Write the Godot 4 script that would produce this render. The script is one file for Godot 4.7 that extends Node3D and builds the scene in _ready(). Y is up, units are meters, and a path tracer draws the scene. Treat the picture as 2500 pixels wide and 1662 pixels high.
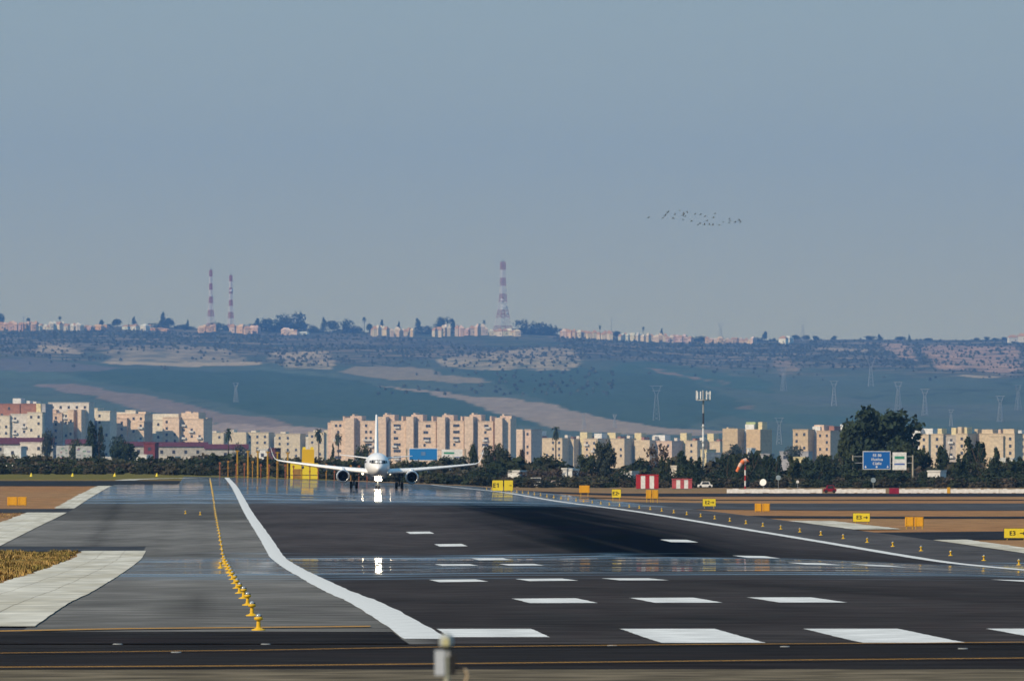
extends Node3D
# A runway seen along its length through a long lens: x runs across it, -z runs down it, metres throughout.

const LENS := 28885.0          # focal length of the survey photograph, in its pixels (2500 x 1662)
const EYE := Vector3(0, 7, 0)  # where it was taken from; heights in the survey tables are below the eye
var look := Basis()
var taken := {}
var rng := RandomNumberGenerator.new()
var noise_a := FastNoiseLite.new()
var noise_b := FastNoiseLite.new()
var M := {}

# heights of the ground below the eye, surveyed along seven lines down the field: [distance, height]
const ACROSS := [-20.0, 5.1, 19.0, 36.0, 50.1, 80.0, 200.0]
const GROUND_LINES := [
	[[0, -2.9], [200, -3.62], [263, -4.08], [290, -4.15], [363, -4.45], [452, -5.0], [559, -5.6], [640, -6.01], [718, -6.36], [785, -6.63], [829, -6.7], [975, -6.5], [1110, -6.3], [1377, -5.95], [1655, -5.15], [1977, -4.45], [2300, -4.1], [2700, -3.4], [3200, -3.0], [4500, -4], [6800, -4]],
	[[0, -2.9], [200, -3.62], [263, -4.08], [290, -4.15], [363, -4.45], [452, -5.0], [559, -5.58], [640, -6.0], [718, -6.36], [785, -6.63], [829, -6.7], [975, -6.45], [1110, -6.3], [1377, -5.92], [1655, -5.15], [1977, -4.4], [2300, -4.1], [2700, -3.8], [3200, -3.4], [4500, -4], [6800, -4]],
	[[0, -2.9], [200, -3.62], [263, -4.08], [290, -4.15], [363, -4.43], [452, -4.85], [559, -5.5], [640, -5.95], [718, -6.32], [785, -6.58], [829, -6.62], [975, -6.5], [1110, -6.28], [1377, -5.9], [1655, -5.35], [1977, -4.65], [2300, -4.4], [2700, -4.2], [3200, -3.9], [4500, -4], [6800, -4]],
	[[0, -2.9], [200, -3.62], [263, -4.1], [290, -4.15], [363, -4.45], [452, -4.95], [559, -5.55], [640, -5.95], [718, -6.25], [785, -6.42], [829, -6.4], [975, -6.1], [1110, -6.0], [1377, -5.8], [1655, -5.5], [1977, -5.0], [2300, -4.9], [2700, -4.8], [3200, -4.5], [4500, -4], [6800, -4]],
	[[0, -2.9], [200, -3.62], [263, -4.1], [290, -4.15], [363, -4.5], [452, -5.2], [559, -5.95], [640, -6.38], [718, -6.7], [785, -6.88], [829, -6.87], [975, -6.6], [1110, -6.38], [1377, -5.95], [1655, -5.85], [1977, -5.4], [2300, -5.4], [2700, -5.4], [3200, -5.1], [4500, -4], [6800, -4]],
	[[0, -2.9], [200, -3.62], [263, -4.1], [290, -4.15], [363, -4.5], [452, -5.2], [559, -6.0], [640, -6.42], [718, -6.75], [785, -6.88], [829, -6.8], [975, -6.4], [1110, -6.3], [1377, -6.2], [1655, -6.2], [1977, -6.3], [2300, -6.4], [2700, -6.4], [3200, -6.0], [4500, -4], [6800, -4]],
	[[0, -2.9], [200, -3.62], [263, -4.1], [290, -4.15], [363, -4.5], [452, -5.2], [559, -6.0], [640, -6.42], [718, -6.75], [785, -6.88], [829, -6.8], [975, -6.4], [1110, -6.3], [1377, -6.2], [1655, -6.2], [1977, -6.3], [2300, -6.4], [2700, -6.4], [3200, -6.0], [4500, -4], [6800, -4]],
]
# the crest of the hills, 12.5 km out: [x, height below or above the eye]
const CREST := [[-1500, 120], [-700, 138], [-215, 141], [-85, 141], [62, 137], [218, 134.5], [322, 134.5], [391, 132], [478, 127.5], [586, 126.8], [694, 127.6], [781, 126.8], [867, 127.6], [1500, 122], [2600, 105]]

func curve(t: Array, d: float) -> float:
	if d <= t[0][0]: return t[0][1]
	var n := t.size()
	if d >= t[n - 1][0]: return t[n - 1][1]
	var i := 0
	while t[i + 1][0] < d: i += 1
	var a: float = t[i][0]; var b: float = t[i + 1][0]; var ya: float = t[i][1]; var yb: float = t[i + 1][1]
	var s := (yb - ya) / (b - a)
	var ta := s; var tb := s
	if i > 0: ta = (yb - t[i - 1][1]) / (b - t[i - 1][0])
	if i < n - 2: tb = (t[i + 2][1] - ya) / (t[i + 2][0] - a)
	var w := b - a; var u := (d - a) / w; var u2 := u * u; var u3 := u2 * u
	return (2 * u3 - 3 * u2 + 1) * ya + (u3 - 2 * u2 + u) * w * ta + (-2 * u3 + 3 * u2) * yb + (u3 - u2) * w * tb

func row(d: float) -> PackedFloat32Array:
	var r := PackedFloat32Array()
	for t in GROUND_LINES: r.append(curve(t, d))
	return r

func over(r: PackedFloat32Array, x: float) -> float:
	if x <= ACROSS[0]: return r[0]
	if x >= ACROSS[6]: return r[6]
	var i := 0
	while ACROSS[i + 1] < x: i += 1
	var a: float = ACROSS[i]; var b: float = ACROSS[i + 1]
	var s := (r[i + 1] - r[i]) / (b - a)
	var ta := 0.0; var tb := 0.0
	if i > 0: ta = (r[i + 1] - r[i - 1]) / (b - ACROSS[i - 1])
	if i < 5: tb = (r[i + 2] - r[i]) / (ACROSS[i + 2] - a)
	if absf(s) < 1e-6: ta = 0.0; tb = 0.0
	var w := b - a; var u := (x - a) / w; var u2 := u * u; var u3 := u2 * u
	return (2 * u3 - 3 * u2 + 1) * r[i] + (u3 - 2 * u2 + u) * w * ta + (-2 * u3 + 3 * u2) * r[i + 1] + (u3 - u2) * w * tb

func hill(x: float, d: float) -> float:
	var top := curve(CREST, x)
	if d >= 12500.0: return top - (d - 12500.0) * 0.03
	var t := (d - 6800.0) / 5700.0
	return -4.0 + (top + 4.0) * t + noise_b.get_noise_2d(x * 0.9, d * 0.35) * 22.0 * t * (1.0 - t)

func ground(x: float, d: float) -> float:
	return EYE.y + (over(row(d), x) if d < 6800.0 else hill(x, d))

# a bearing and elevation read off the survey photograph, at a known distance down the field
func at(px: float, py: float, d: float) -> Vector3:
	var ray := look * Vector3((px - 1250.0) / LENS, -(py - 831.0) / LENS, -1.0)
	return EYE + ray * (d / -ray.z)

# where that line of sight meets the ground: (x, distance)
func spot(px: float, py: float, from := 150.0) -> Vector2:
	var d := from
	while d < 14000.0:
		var p := at(px, py, d)
		if p.y < ground(p.x, d): break
		d *= 1.01
	var lo := d / 1.01; var hi := d
	for k in 12:
		var mid := (lo + hi) / 2; var p := at(px, py, mid)
		if p.y < ground(p.x, mid): hi = mid
		else: lo = mid
	return Vector2(at(px, py, hi).x, hi)

func stand(x: float, d: float, lift := 0.0) -> Vector3:
	return Vector3(x, ground(x, d) + lift, -d)

# ---------------------------------------------------------------- naming
func numbered(called: String) -> String:
	var n: int = taken.get(called, -1) + 1
	taken[called] = n
	return called if n == 0 else "%s_%03d" % [called, n]

func tag(o: Node3D, label: String, category: String, group := "") -> Node3D:
	o.set_meta("label", label); o.set_meta("category", category)
	if group: o.set_meta("group", group)
	return o

func thing(called: String, label: String, category: String, place := Vector3.ZERO, turn := 0.0, group := "") -> Node3D:
	var o := Node3D.new(); o.name = numbered(called); add_child(o)
	o.position = place; o.rotation.y = turn
	tag(o, label, category, group)
	return o

func part(called: String, mesh: Mesh, m: Material, parent: Node3D, place := Vector3.ZERO) -> MeshInstance3D:
	var o := MeshInstance3D.new(); o.name = called; o.mesh = mesh; o.material_override = m
	o.position = place
	parent.add_child(o, true)
	return o

func struct(called: String, mesh: Mesh, m: Material) -> MeshInstance3D:
	var o := MeshInstance3D.new(); o.name = numbered(called); o.mesh = mesh; o.material_override = m
	o.set_meta("kind", "structure"); add_child(o)
	return o

const ONES := ["", "first", "second", "third", "fourth", "fifth", "sixth", "seventh", "eighth", "ninth", "tenth", "eleventh", "twelfth", "thirteenth", "fourteenth", "fifteenth", "sixteenth", "seventeenth", "eighteenth", "nineteenth"]
func ordinal(n: int) -> String:
	if n < 20: return ONES[n]
	var tens := ["", "", "twent", "thirt", "fort", "fift", "sixt", "sevent", "eight", "ninet"]
	return tens[n / 10] + ("ieth" if n % 10 == 0 else "y-" + ONES[n % 10])

# ---------------------------------------------------------------- shapes
func st() -> SurfaceTool:
	var s := SurfaceTool.new(); s.begin(Mesh.PRIMITIVE_TRIANGLES); return s

func quad(s: SurfaceTool, a: Vector3, b: Vector3, c: Vector3, d: Vector3, out: Vector3) -> void:
	var n := (c - a).cross(b - a)
	if n.length_squared() < 1e-14: n = (d - a).cross(c - a)
	n = n.normalized()
	if n.dot(out) < 0:
		var k := b; b = d; d = k; n = -n
	for v in [a, b, c, a, c, d]:
		s.set_normal(n); s.add_vertex(v)

func box(s: SurfaceTool, c: Vector3, size: Vector3, turn := Basis()) -> void:
	var x := turn.x * size.x / 2; var y := turn.y * size.y / 2; var z := turn.z * size.z / 2
	quad(s, c + x - y - z, c + x - y + z, c + x + y + z, c + x + y - z, x)
	quad(s, c - x - y - z, c - x - y + z, c - x + y + z, c - x + y - z, -x)
	quad(s, c - x + y - z, c + x + y - z, c + x + y + z, c - x + y + z, y)
	quad(s, c - x - y - z, c + x - y - z, c + x - y + z, c - x - y + z, -y)
	quad(s, c - x - y + z, c + x - y + z, c + x + y + z, c - x + y + z, z)
	quad(s, c - x - y - z, c + x - y - z, c + x + y - z, c - x + y - z, -z)

func boxed(c: Vector3, size: Vector3, turn := Basis()) -> ArrayMesh:
	var s := st(); box(s, c, size, turn); return s.commit()

func tube(s: SurfaceTool, p: Vector3, q: Vector3, r0: float, r1: float, sides := 8, caps := true) -> void:
	var z := (q - p).normalized()
	var x := z.cross(Vector3.UP if absf(z.y) < 0.9 else Vector3.RIGHT).normalized()
	var y := z.cross(x)
	for i in sides:
		var a0 := TAU * i / sides; var a1 := TAU * (i + 1) / sides
		var n0 := x * cos(a0) + y * sin(a0); var n1 := x * cos(a1) + y * sin(a1)
		var v := [p + n0 * r0, q + n0 * r1, q + n1 * r1, p + n1 * r0]
		var n := [n0, n0, n1, n1]
		var order := [0, 1, 2, 0, 2, 3]
		if ((v[2] - v[0]) as Vector3).cross(v[1] - v[0]).dot(n0 + n1) < 0: order = [0, 2, 1, 0, 3, 2]
		for k in order:
			s.set_normal(n[k]); s.add_vertex(v[k])
		if caps:
			for e in [[p, r0, -z], [q, r1, z]]:
				if e[1] < 0.001: continue
				quad(s, e[0], e[0] + n0 * e[1], e[0] + (n0 + n1).normalized() * e[1], e[0] + n1 * e[1], e[2])

func rod(p: Vector3, q: Vector3, r0: float, r1 := -1.0, sides := 8) -> ArrayMesh:
	var s := st(); tube(s, p, q, r0, r0 if r1 < 0 else r1, sides); return s.commit()

# a skin over closed rings of equal size, smooth
func skin(s: SurfaceTool, rings: Array) -> void:
	var n: int = rings[0].size()
	var mids := []
	for r in rings:
		var c := Vector3.ZERO
		for v in r: c += v
		mids.append(c / n)
	for i in rings.size() - 1:
		for j in n:
			var k := (j + 1) % n
			var q := [[i, j], [i + 1, j], [i + 1, k], [i, k]]
			var vs := []; var ns := []
			for e in q:
				var a: int = maxi(e[0] - 1, 0); var b: int = mini(e[0] + 1, rings.size() - 1)
				var along: Vector3 = rings[b][e[1]] - rings[a][e[1]]
				var round_: Vector3 = rings[e[0]][(e[1] + 1) % n] - rings[e[0]][(e[1] + n - 1) % n]
				var m := along.cross(round_)
				if m.length_squared() < 1e-12: m = rings[e[0]][e[1]] - mids[e[0]] + along * 0.001
				if m.length_squared() < 1e-14: m = Vector3.UP
				m = m.normalized()
				if m.dot(rings[e[0]][e[1]] - mids[e[0]]) < 0: m = -m
				vs.append(rings[e[0]][e[1]]); ns.append(m)
			var order := [0, 1, 2, 0, 2, 3]
			var g: Vector3 = (vs[2] - vs[0]).cross(vs[1] - vs[0])
			if g.dot(ns[0] + ns[1] + ns[2] + ns[3]) < 0: order = [0, 2, 1, 0, 3, 2]
			for o in order:
				s.set_normal(ns[o]); s.add_vertex(vs[o])

# a turned shape about z: [[z, radius, (centre y)]]
func turned(s: SurfaceTool, prof: Array, sides := 24, tall := 1.0) -> void:
	var rings := []
	for e in prof:
		var r := PackedVector3Array()
		var cy: float = e[2] if e.size() > 2 else 0.0
		for k in sides:
			var a := TAU * k / sides
			r.append(Vector3(cos(a) * e[1], sin(a) * e[1] * tall + cy, e[0]))
		rings.append(r)
	skin(s, rings)

# an upright turned shape: [[height, radius]]
func turned_up(prof: Array, sides := 12) -> ArrayMesh:
	var s := st(); var rings := []
	for e in prof:
		var r := PackedVector3Array()
		for k in sides:
			var a := TAU * k / sides
			r.append(Vector3(cos(a) * e[1], e[0], sin(a) * e[1]))
		rings.append(r)
	skin(s, rings)
	return s.commit()

func poly_prism(pts: Array, z0: float, z1: float) -> ArrayMesh:
	var s := st(); var flat := PackedVector2Array(pts)
	var idx := Geometry2D.triangulate_polygon(flat)
	for z in [z0, z1]:
		for i in range(0, idx.size(), 3):
			var a: Vector2 = flat[idx[i]]; var b: Vector2 = flat[idx[i + 1]]; var c: Vector2 = flat[idx[i + 2]]
			var v := [Vector3(a.x, a.y, z), Vector3(b.x, b.y, z), Vector3(c.x, c.y, z)]
			var want := Vector3(0, 0, 1 if z == maxf(z0, z1) else -1)
			if ((v[2] - v[0]) as Vector3).cross(v[1] - v[0]).dot(want) < 0: v = [v[0], v[2], v[1]]
			for p in v: s.set_normal(want); s.add_vertex(p)
	var area := 0.0
	for i in flat.size():
		var p := flat[i]; var q := flat[(i + 1) % flat.size()]; area += p.cross(q)
	for i in flat.size():
		var p := flat[i]; var q := flat[(i + 1) % flat.size()]
		var n := Vector3(q.y - p.y, p.x - q.x, 0) * signf(area)
		quad(s, Vector3(p.x, p.y, z0), Vector3(q.x, q.y, z0), Vector3(q.x, q.y, z1), Vector3(p.x, p.y, z1), n)
	return s.commit()

# ---------------------------------------------------------------- materials
func mat(r: float, g: float, b: float, rough := 0.85, spec := 0.4, metal := 0.0) -> StandardMaterial3D:
	var m := StandardMaterial3D.new()
	m.albedo_color = Color(r, g, b).linear_to_srgb(); m.roughness = rough; m.metallic_specular = spec; m.metallic = metal
	return m

func grain(freq: float, low: float, high: float, seed_: int, size := 256) -> NoiseTexture2D:
	var n := FastNoiseLite.new(); n.seed = seed_; n.frequency = freq; n.fractal_octaves = 5
	var t := NoiseTexture2D.new(); t.width = size; t.height = size; t.seamless = true; t.noise = n
	var g := Gradient.new(); g.set_color(0, Color(low, low, low)); g.set_color(1, Color(high, high, high)); t.color_ramp = g
	return t

func worn(m: StandardMaterial3D, t: Texture2D, scale_: float) -> StandardMaterial3D:
	m.albedo_texture = t; m.uv1_triplanar = true; m.uv1_world_triplanar = true; m.uv1_scale = Vector3.ONE * scale_
	return m

func tinted(rough := 0.9, spec := 0.3) -> StandardMaterial3D:
	var m := StandardMaterial3D.new()
	m.vertex_color_use_as_albedo = true; m.roughness = rough; m.metallic_specular = spec
	return m

# fine mottling laid over a ground sheet, 90 m to the tile
func mottled(m: StandardMaterial3D, t: Texture2D) -> StandardMaterial3D:
	m.detail_enabled = true; m.detail_albedo = t; m.detail_blend_mode = BaseMaterial3D.BLEND_MODE_MUL; m.detail_uv_layer = BaseMaterial3D.DETAIL_UV_2
	return m

func lamp_mat(r: float, g: float, b: float, energy: float) -> StandardMaterial3D:
	var m := mat(0.8, 0.8, 0.8, 0.3)
	m.emission_enabled = true; m.emission = Color(r, g, b).linear_to_srgb(); m.emission_energy_multiplier = energy
	return m

# a sheet laid on the ground: columns are x values, or shares between the two edges where those move with the distance
func sheet(d0: float, d1: float, step: float, cols: PackedFloat32Array, lift: float, paint = null, edges = null, ripple := 0.0, from_hill := false) -> ArrayMesh:
	var nd := maxi(1, int(ceil((d1 - d0) / step)))
	var nc := cols.size()
	var vs := PackedVector3Array(); var ns := PackedVector3Array(); var cs := PackedColorArray(); var uv := PackedVector2Array(); var uv2 := PackedVector2Array()
	var painted: bool = paint != null
	for i in nd + 1:
		var d := d0 + (d1 - d0) * i / nd
		var r0 := row(d); var ra := row(d - 1.0); var rb := row(d + 1.0)
		var e := [0.0, 1.0]
		if (edges != null): e = edges.call(d)
		for j in nc:
			var x: float = cols[j] if not (edges != null) else lerpf(e[0], e[1], cols[j])
			var h: float; var hx: float; var hd: float
			if from_hill and d > 6800.0:
				h = hill(x, d); hx = (hill(x + 8, d) - h) / 8.0; hd = (hill(x, d + 8) - h) / 8.0
			else:
				h = over(r0, x); hx = (over(r0, x + 0.4) - over(r0, x - 0.4)) / 0.8; hd = (over(rb, x) - over(ra, x)) / 2.0
			if ripple > 0.0: hd += noise_a.get_noise_2d(x * 1.2, d * 9.0) * ripple
			vs.append(Vector3(x, EYE.y + h + lift, -d)); ns.append(Vector3(-hx, 1, hd).normalized())
			uv.append(Vector2((x + 20.0) / 100.0, d / 2700.0)); uv2.append(Vector2(x / 90.0, d / 90.0))
			if painted: cs.append(paint.call(x, d))
	var idx := PackedInt32Array()
	for i in nd:
		for j in nc - 1:
			var a := i * nc + j; var b := a + nc
			idx.append_array([a, b, b + 1, a, b + 1, a + 1])
	var arr := []; arr.resize(Mesh.ARRAY_MAX)
	arr[Mesh.ARRAY_VERTEX] = vs; arr[Mesh.ARRAY_NORMAL] = ns; arr[Mesh.ARRAY_TEX_UV] = uv; arr[Mesh.ARRAY_TEX_UV2] = uv2; arr[Mesh.ARRAY_INDEX] = idx
	if painted: arr[Mesh.ARRAY_COLOR] = cs
	var m := ArrayMesh.new(); m.add_surface_from_arrays(Mesh.PRIMITIVE_TRIANGLES, arr)
	return m

func cols(x0: float, x1: float, step: float) -> PackedFloat32Array:
	var out := PackedFloat32Array(); var n := maxi(1, int(round((x1 - x0) / step)))
	for i in n + 1: out.append(lerpf(x0, x1, float(i) / n))
	return out

func _ready() -> void:
	rng.seed = 7
	noise_a.seed = 3; noise_a.frequency = 0.02; noise_a.fractal_octaves = 4
	noise_b.seed = 11; noise_b.frequency = 0.004; noise_b.fractal_octaves = 5
	# camera: a long lens from the bank beyond the threshold, turned 1.5 degrees off the runway's line
	look = Basis(Vector3.UP, deg_to_rad(-1.495)) * Basis(Vector3.RIGHT, deg_to_rad(0.579))
	var cam := Camera3D.new(); cam.name = "camera"; add_child(cam)
	cam.transform = Transform3D(look, EYE)
	cam.near = 1.0; cam.far = 30000.0
	cam.projection = Camera3D.PROJECTION_FRUSTUM
	cam.size = 2.0 * 831.0 / LENS
	var glass := CameraAttributesPhysical.new()
	glass.frustum_near = 1.0; glass.frustum_far = 30000.0; glass.frustum_focal_length = 300.0; glass.exposure_aperture = 8.0; glass.frustum_focus_distance = 520.0
	cam.attributes = glass
	cam.near = 1.0; cam.far = 30000.0; cam.projection = Camera3D.PROJECTION_FRUSTUM; cam.size = 2.0 * 831.0 / LENS; cam.current = true
	var sky_m := ProceduralSkyMaterial.new()
	sky_m.sky_horizon_color = Color(0.66, 0.55, 0.23).linear_to_srgb()
	sky_m.sky_top_color = Color(0.145, 0.362, 0.585).linear_to_srgb()
	sky_m.sky_curve = 0.03
	sky_m.ground_horizon_color = Color(0.5, 0.44, 0.24).linear_to_srgb()
	sky_m.ground_bottom_color = Color(0.16, 0.14, 0.11).linear_to_srgb()
	sky_m.sun_angle_max = 1.0
	var sky := Sky.new(); sky.sky_material = sky_m
	var env := Environment.new()
	env.background_mode = Environment.BG_SKY; env.sky = sky
	env.tonemap_mode = Environment.TONE_MAPPER_LINEAR; env.tonemap_exposure = 1.0
	env.sdfgi_enabled = true; env.ssao_enabled = true; env.ssil_enabled = true
	env.fog_enabled = true
	env.fog_density = 0.00002
	env.fog_light_color = Color(0.2, 0.46, 0.95).linear_to_srgb()
	env.volumetric_fog_enabled = true; env.volumetric_fog_density = 0.0
	var we := WorldEnvironment.new(); we.name = "world_environment"; we.environment = env; add_child(we)
	var sun := DirectionalLight3D.new(); sun.name = "sun"; add_child(sun)
	sun.light_color = Color(1.0, 0.91, 0.78); sun.light_energy = 1.6; sun.light_angular_distance = 0.5
	sun.shadow_enabled = true; sun.sky_mode = DirectionalLight3D.SKY_MODE_LIGHT_ONLY
	var az := deg_to_rad(49.0); var el := deg_to_rad(33.0)
	sun.look_at_from_position(Vector3(-sin(az) * cos(el), sin(el), cos(az) * cos(el)) * 100.0, Vector3.ZERO)
	make_materials()
	make_ground()
	make_hills()
	make_city()
	make_trees()
	make_field_things()
	make_aircraft()
	make_lights()
	make_foreground()
	make_birds()
	# the thicker air that lies over the town and the slopes
	var bank := FogVolume.new(); bank.name = "haze"; bank.shape = RenderingServer.FOG_VOLUME_SHAPE_BOX
	bank.size = Vector3(9000, 420, 10600); bank.position = Vector3(500, 180, -8900)
	var air := FogMaterial.new(); air.density = 0.00005; air.albedo = Color(0.2, 0.46, 0.95).linear_to_srgb(); bank.material = air
	bank.set_meta("kind", "stuff"); bank.set_meta("label", "blue haze over the town and the hills"); add_child(bank)

func make_materials() -> void:
	M.paint = worn(mat(0.8, 0.8, 0.78, 0.8, 0.3), grain(0.02, 0.78, 1.0, 5), 0.13)
	M.concrete = mottled(tinted(0.9, 0.25), grain(0.03, 0.8, 1.0, 52, 512))
	M.line = worn(mat(0.62, 0.3, 0.03, 0.8, 0.3), grain(0.05, 0.7, 1.0, 6), 0.2)
	M.yellow = worn(mat(0.72, 0.44, 0.015, 0.55), grain(0.04, 0.85, 1.0, 8), 0.8)
	M.sign_yellow = worn(mat(0.8, 0.62, 0.03, 0.5), grain(0.04, 0.88, 1.0, 9), 0.6)
	M.sign_orange = worn(mat(0.76, 0.38, 0.02, 0.5), grain(0.04, 0.85, 1.0, 10), 0.6)
	M.dark_glass = mat(0.006, 0.007, 0.009, 0.35, 0.2)
	M.mast_yellow = worn(mat(0.5, 0.28, 0.02, 0.7), grain(0.04, 0.7, 1.0, 17), 0.8)
	M.black = mat(0.012, 0.012, 0.014, 0.6)
	M.dark = mat(0.03, 0.032, 0.036, 0.7)
	M.grey = worn(mat(0.3, 0.31, 0.31, 0.6), grain(0.05, 0.8, 1.0, 12), 0.5)
	M.steel = worn(mat(0.42, 0.43, 0.43, 0.5, 0.5, 0.4), grain(0.05, 0.8, 1.0, 13), 0.5)
	M.white = worn(mat(0.78, 0.78, 0.77, 0.55), grain(0.02, 0.86, 1.0, 14), 0.2)
	M.red = worn(mat(0.45, 0.02, 0.025, 0.55), grain(0.03, 0.8, 1.0, 15), 0.4)
	M.glass = mat(0.02, 0.025, 0.03, 0.12, 0.6)
	M.window = mat(0.045, 0.05, 0.07, 0.25, 0.5)
	M.trunk = worn(mat(0.11, 0.085, 0.06, 0.95, 0.2), grain(0.05, 0.6, 1.0, 16), 1.0)

# ---------------------------------------------------------------- ground, runway, hills
func soil(x: float, d: float) -> Color:
	var n := noise_a.get_noise_2d(x * 0.6, d * 0.12) * 0.5 + 0.5
	var f := noise_a.get_noise_2d(x * 6.0 + 900, d * 1.5) * 0.5 + 0.5
	var c := Color(0.41, 0.19, 0.075).lerp(Color(0.4, 0.245, 0.12), n)
	c = c.lerp(Color(0.16, 0.14, 0.05), clampf((f - 0.62) * 2.2, 0, 0.6))
	if d < 212.0:
		var g := noise_a.get_noise_2d(x * 20.0, d * 20.0) * 0.5 + 0.5
		c = Color(0.16, 0.13, 0.09).lerp(Color(0.27, 0.22, 0.15), g)
	elif x < -8.0 and d < 880.0:
		c = Color(0.4, 0.24, 0.09).lerp(Color(0.22, 0.18, 0.055), clampf(n * 1.5 - 0.2 + (f - 0.5), 0, 1))
	if d > 2250.0:
		var k := clampf((d - 2250.0) / 200.0, 0, 1)
		if x < 30.0: c = c.lerp(Color(0.24, 0.18, 0.045).lerp(Color(0.13, 0.14, 0.03), f), k)
		else: c = c.lerp(Color(0.3, 0.19, 0.09), k)
	if d > 2900.0: c = c.lerp(Color(0.12, 0.11, 0.06), clampf((d - 2900.0) / 200.0, 0, 1))
	return c * (1.0 + 0.3 * f)

func zone(d: float, x: float) -> float:
	var j := noise_a.get_noise_2d(x * 0.8, d * 0.9)
	var k := noise_a.get_noise_2d(x * 2.5 + 400.0, d * 0.35)
	var a := smoothstep(1400.0, 1760.0, d + j * 260.0 + k * 160.0)
	var b := pow(smoothstep(470.0, 630.0, d + j * 50.0 + k * 30.0), 2.0) * (1.0 - smoothstep(760.0, 830.0, d + j * 60.0 + k * 50.0))
	var torn := noise_a.get_noise_2d(x * 1.3 + 200.0, d * 3.2) + 0.5 * noise_a.get_noise_2d(x * 5.0, d * 7.0)
	var s := maxf(a, b)
	return s * smoothstep(-0.25 + 0.3 * (1.0 - s), 0.1 + 0.3 * (1.0 - s), torn + 0.08)

func asphalt_shine() -> ImageTexture:
	var w := 64; var h := 2048
	var bytes := PackedByteArray(); bytes.resize(w * h)
	for v in h:
		var d := 2700.0 * (v + 0.5) / h
		for u in w:
			var x := 100.0 * (u + 0.5) / w - 20.0
			var mid := smoothstep(1380.0, 1600.0, d)
			var r := lerpf(lerpf(0.95, 0.42, mid), 0.025, pow(zone(d, x), 0.6))
			bytes[v * w + u] = int(clampf(r, 0, 1) * 255.0)
	return ImageTexture.create_from_image(Image.create_from_data(w, h, false, Image.FORMAT_L8, bytes))

func tar(x: float, d: float) -> Color:
	var n := noise_a.get_noise_2d(x * 1.5, d * 0.4)
	var f := noise_a.get_noise_2d(x * 14.0 + 300.0, d * 0.8)
	var c := Color(0.064, 0.056, 0.056)
	if x < 4.9:
		c = Color(0.225, 0.217, 0.205)
		if d > 1210.0: c *= 0.62
		var w := x - (-0.6 + sin(d * 0.02) * 0.25)
		c *= 1.0 - 0.35 * exp(-w * w / 0.25) * smoothstep(300.0, 330.0, d) * (1.0 - smoothstep(420.0, 480.0, d))
		var q := x + 8.5 + (d - 900.0) * 0.004
		if d > 880.0: c *= 1.0 - 0.35 * exp(-q * q / 0.6)
	elif x > 50.3: c = Color(0.12, 0.115, 0.118)
	else:
		var across := x - 34.0 - (d - 1000.0) * 0.011
		var streak := 0.75 + 0.25 * noise_a.get_noise_2d(x * 22.0, d * 0.05) * 2.0
		var laid := exp(-across * across / 66.0) * smoothstep(640.0, 900.0, d) * (1.0 - smoothstep(1500.0, 1900.0, d))
		c *= 1.0 + 0.4 * smoothstep(800.0, 950.0, d)
		c = c.lerp(Color(0.002, 0.002, 0.003), clampf(laid * streak * 1.7, 0, 0.98))
		var mark := noise_a.get_noise_2d((x + d * 0.035) * 9.0, d * 0.06)
		if d < 620.0 and x > 14.0: c *= 1.0 - clampf(mark - 0.25, 0, 0.3)
	var blotch := noise_b.get_noise_2d(x * 14.0, d * 3.0)
	return c * (1.0 + 0.3 * n + 0.14 * f + 0.3 * blotch)

func plain_tar(r: float, g: float, b: float) -> Callable:
	return func(x: float, d: float) -> Color:
		return Color(r, g, b) * (1.0 + 0.3 * noise_a.get_noise_2d(x * 1.1, d * 0.5) + 0.15 * noise_a.get_noise_2d(x * 9.0, d * 2.0))

func slab(x: float, d: float) -> Color:
	var n := noise_a.get_noise_2d(x * 9.0, d * 1.0) * 1.4
	var f := noise_a.get_noise_2d(x * 30.0, d * 4.0) * 1.6
	var c := Color(0.72, 0.68, 0.58).lerp(Color(0.56, 0.51, 0.4), clampf(n + 0.4, 0, 1))
	return c * (1.0 + 0.2 * f)

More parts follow.
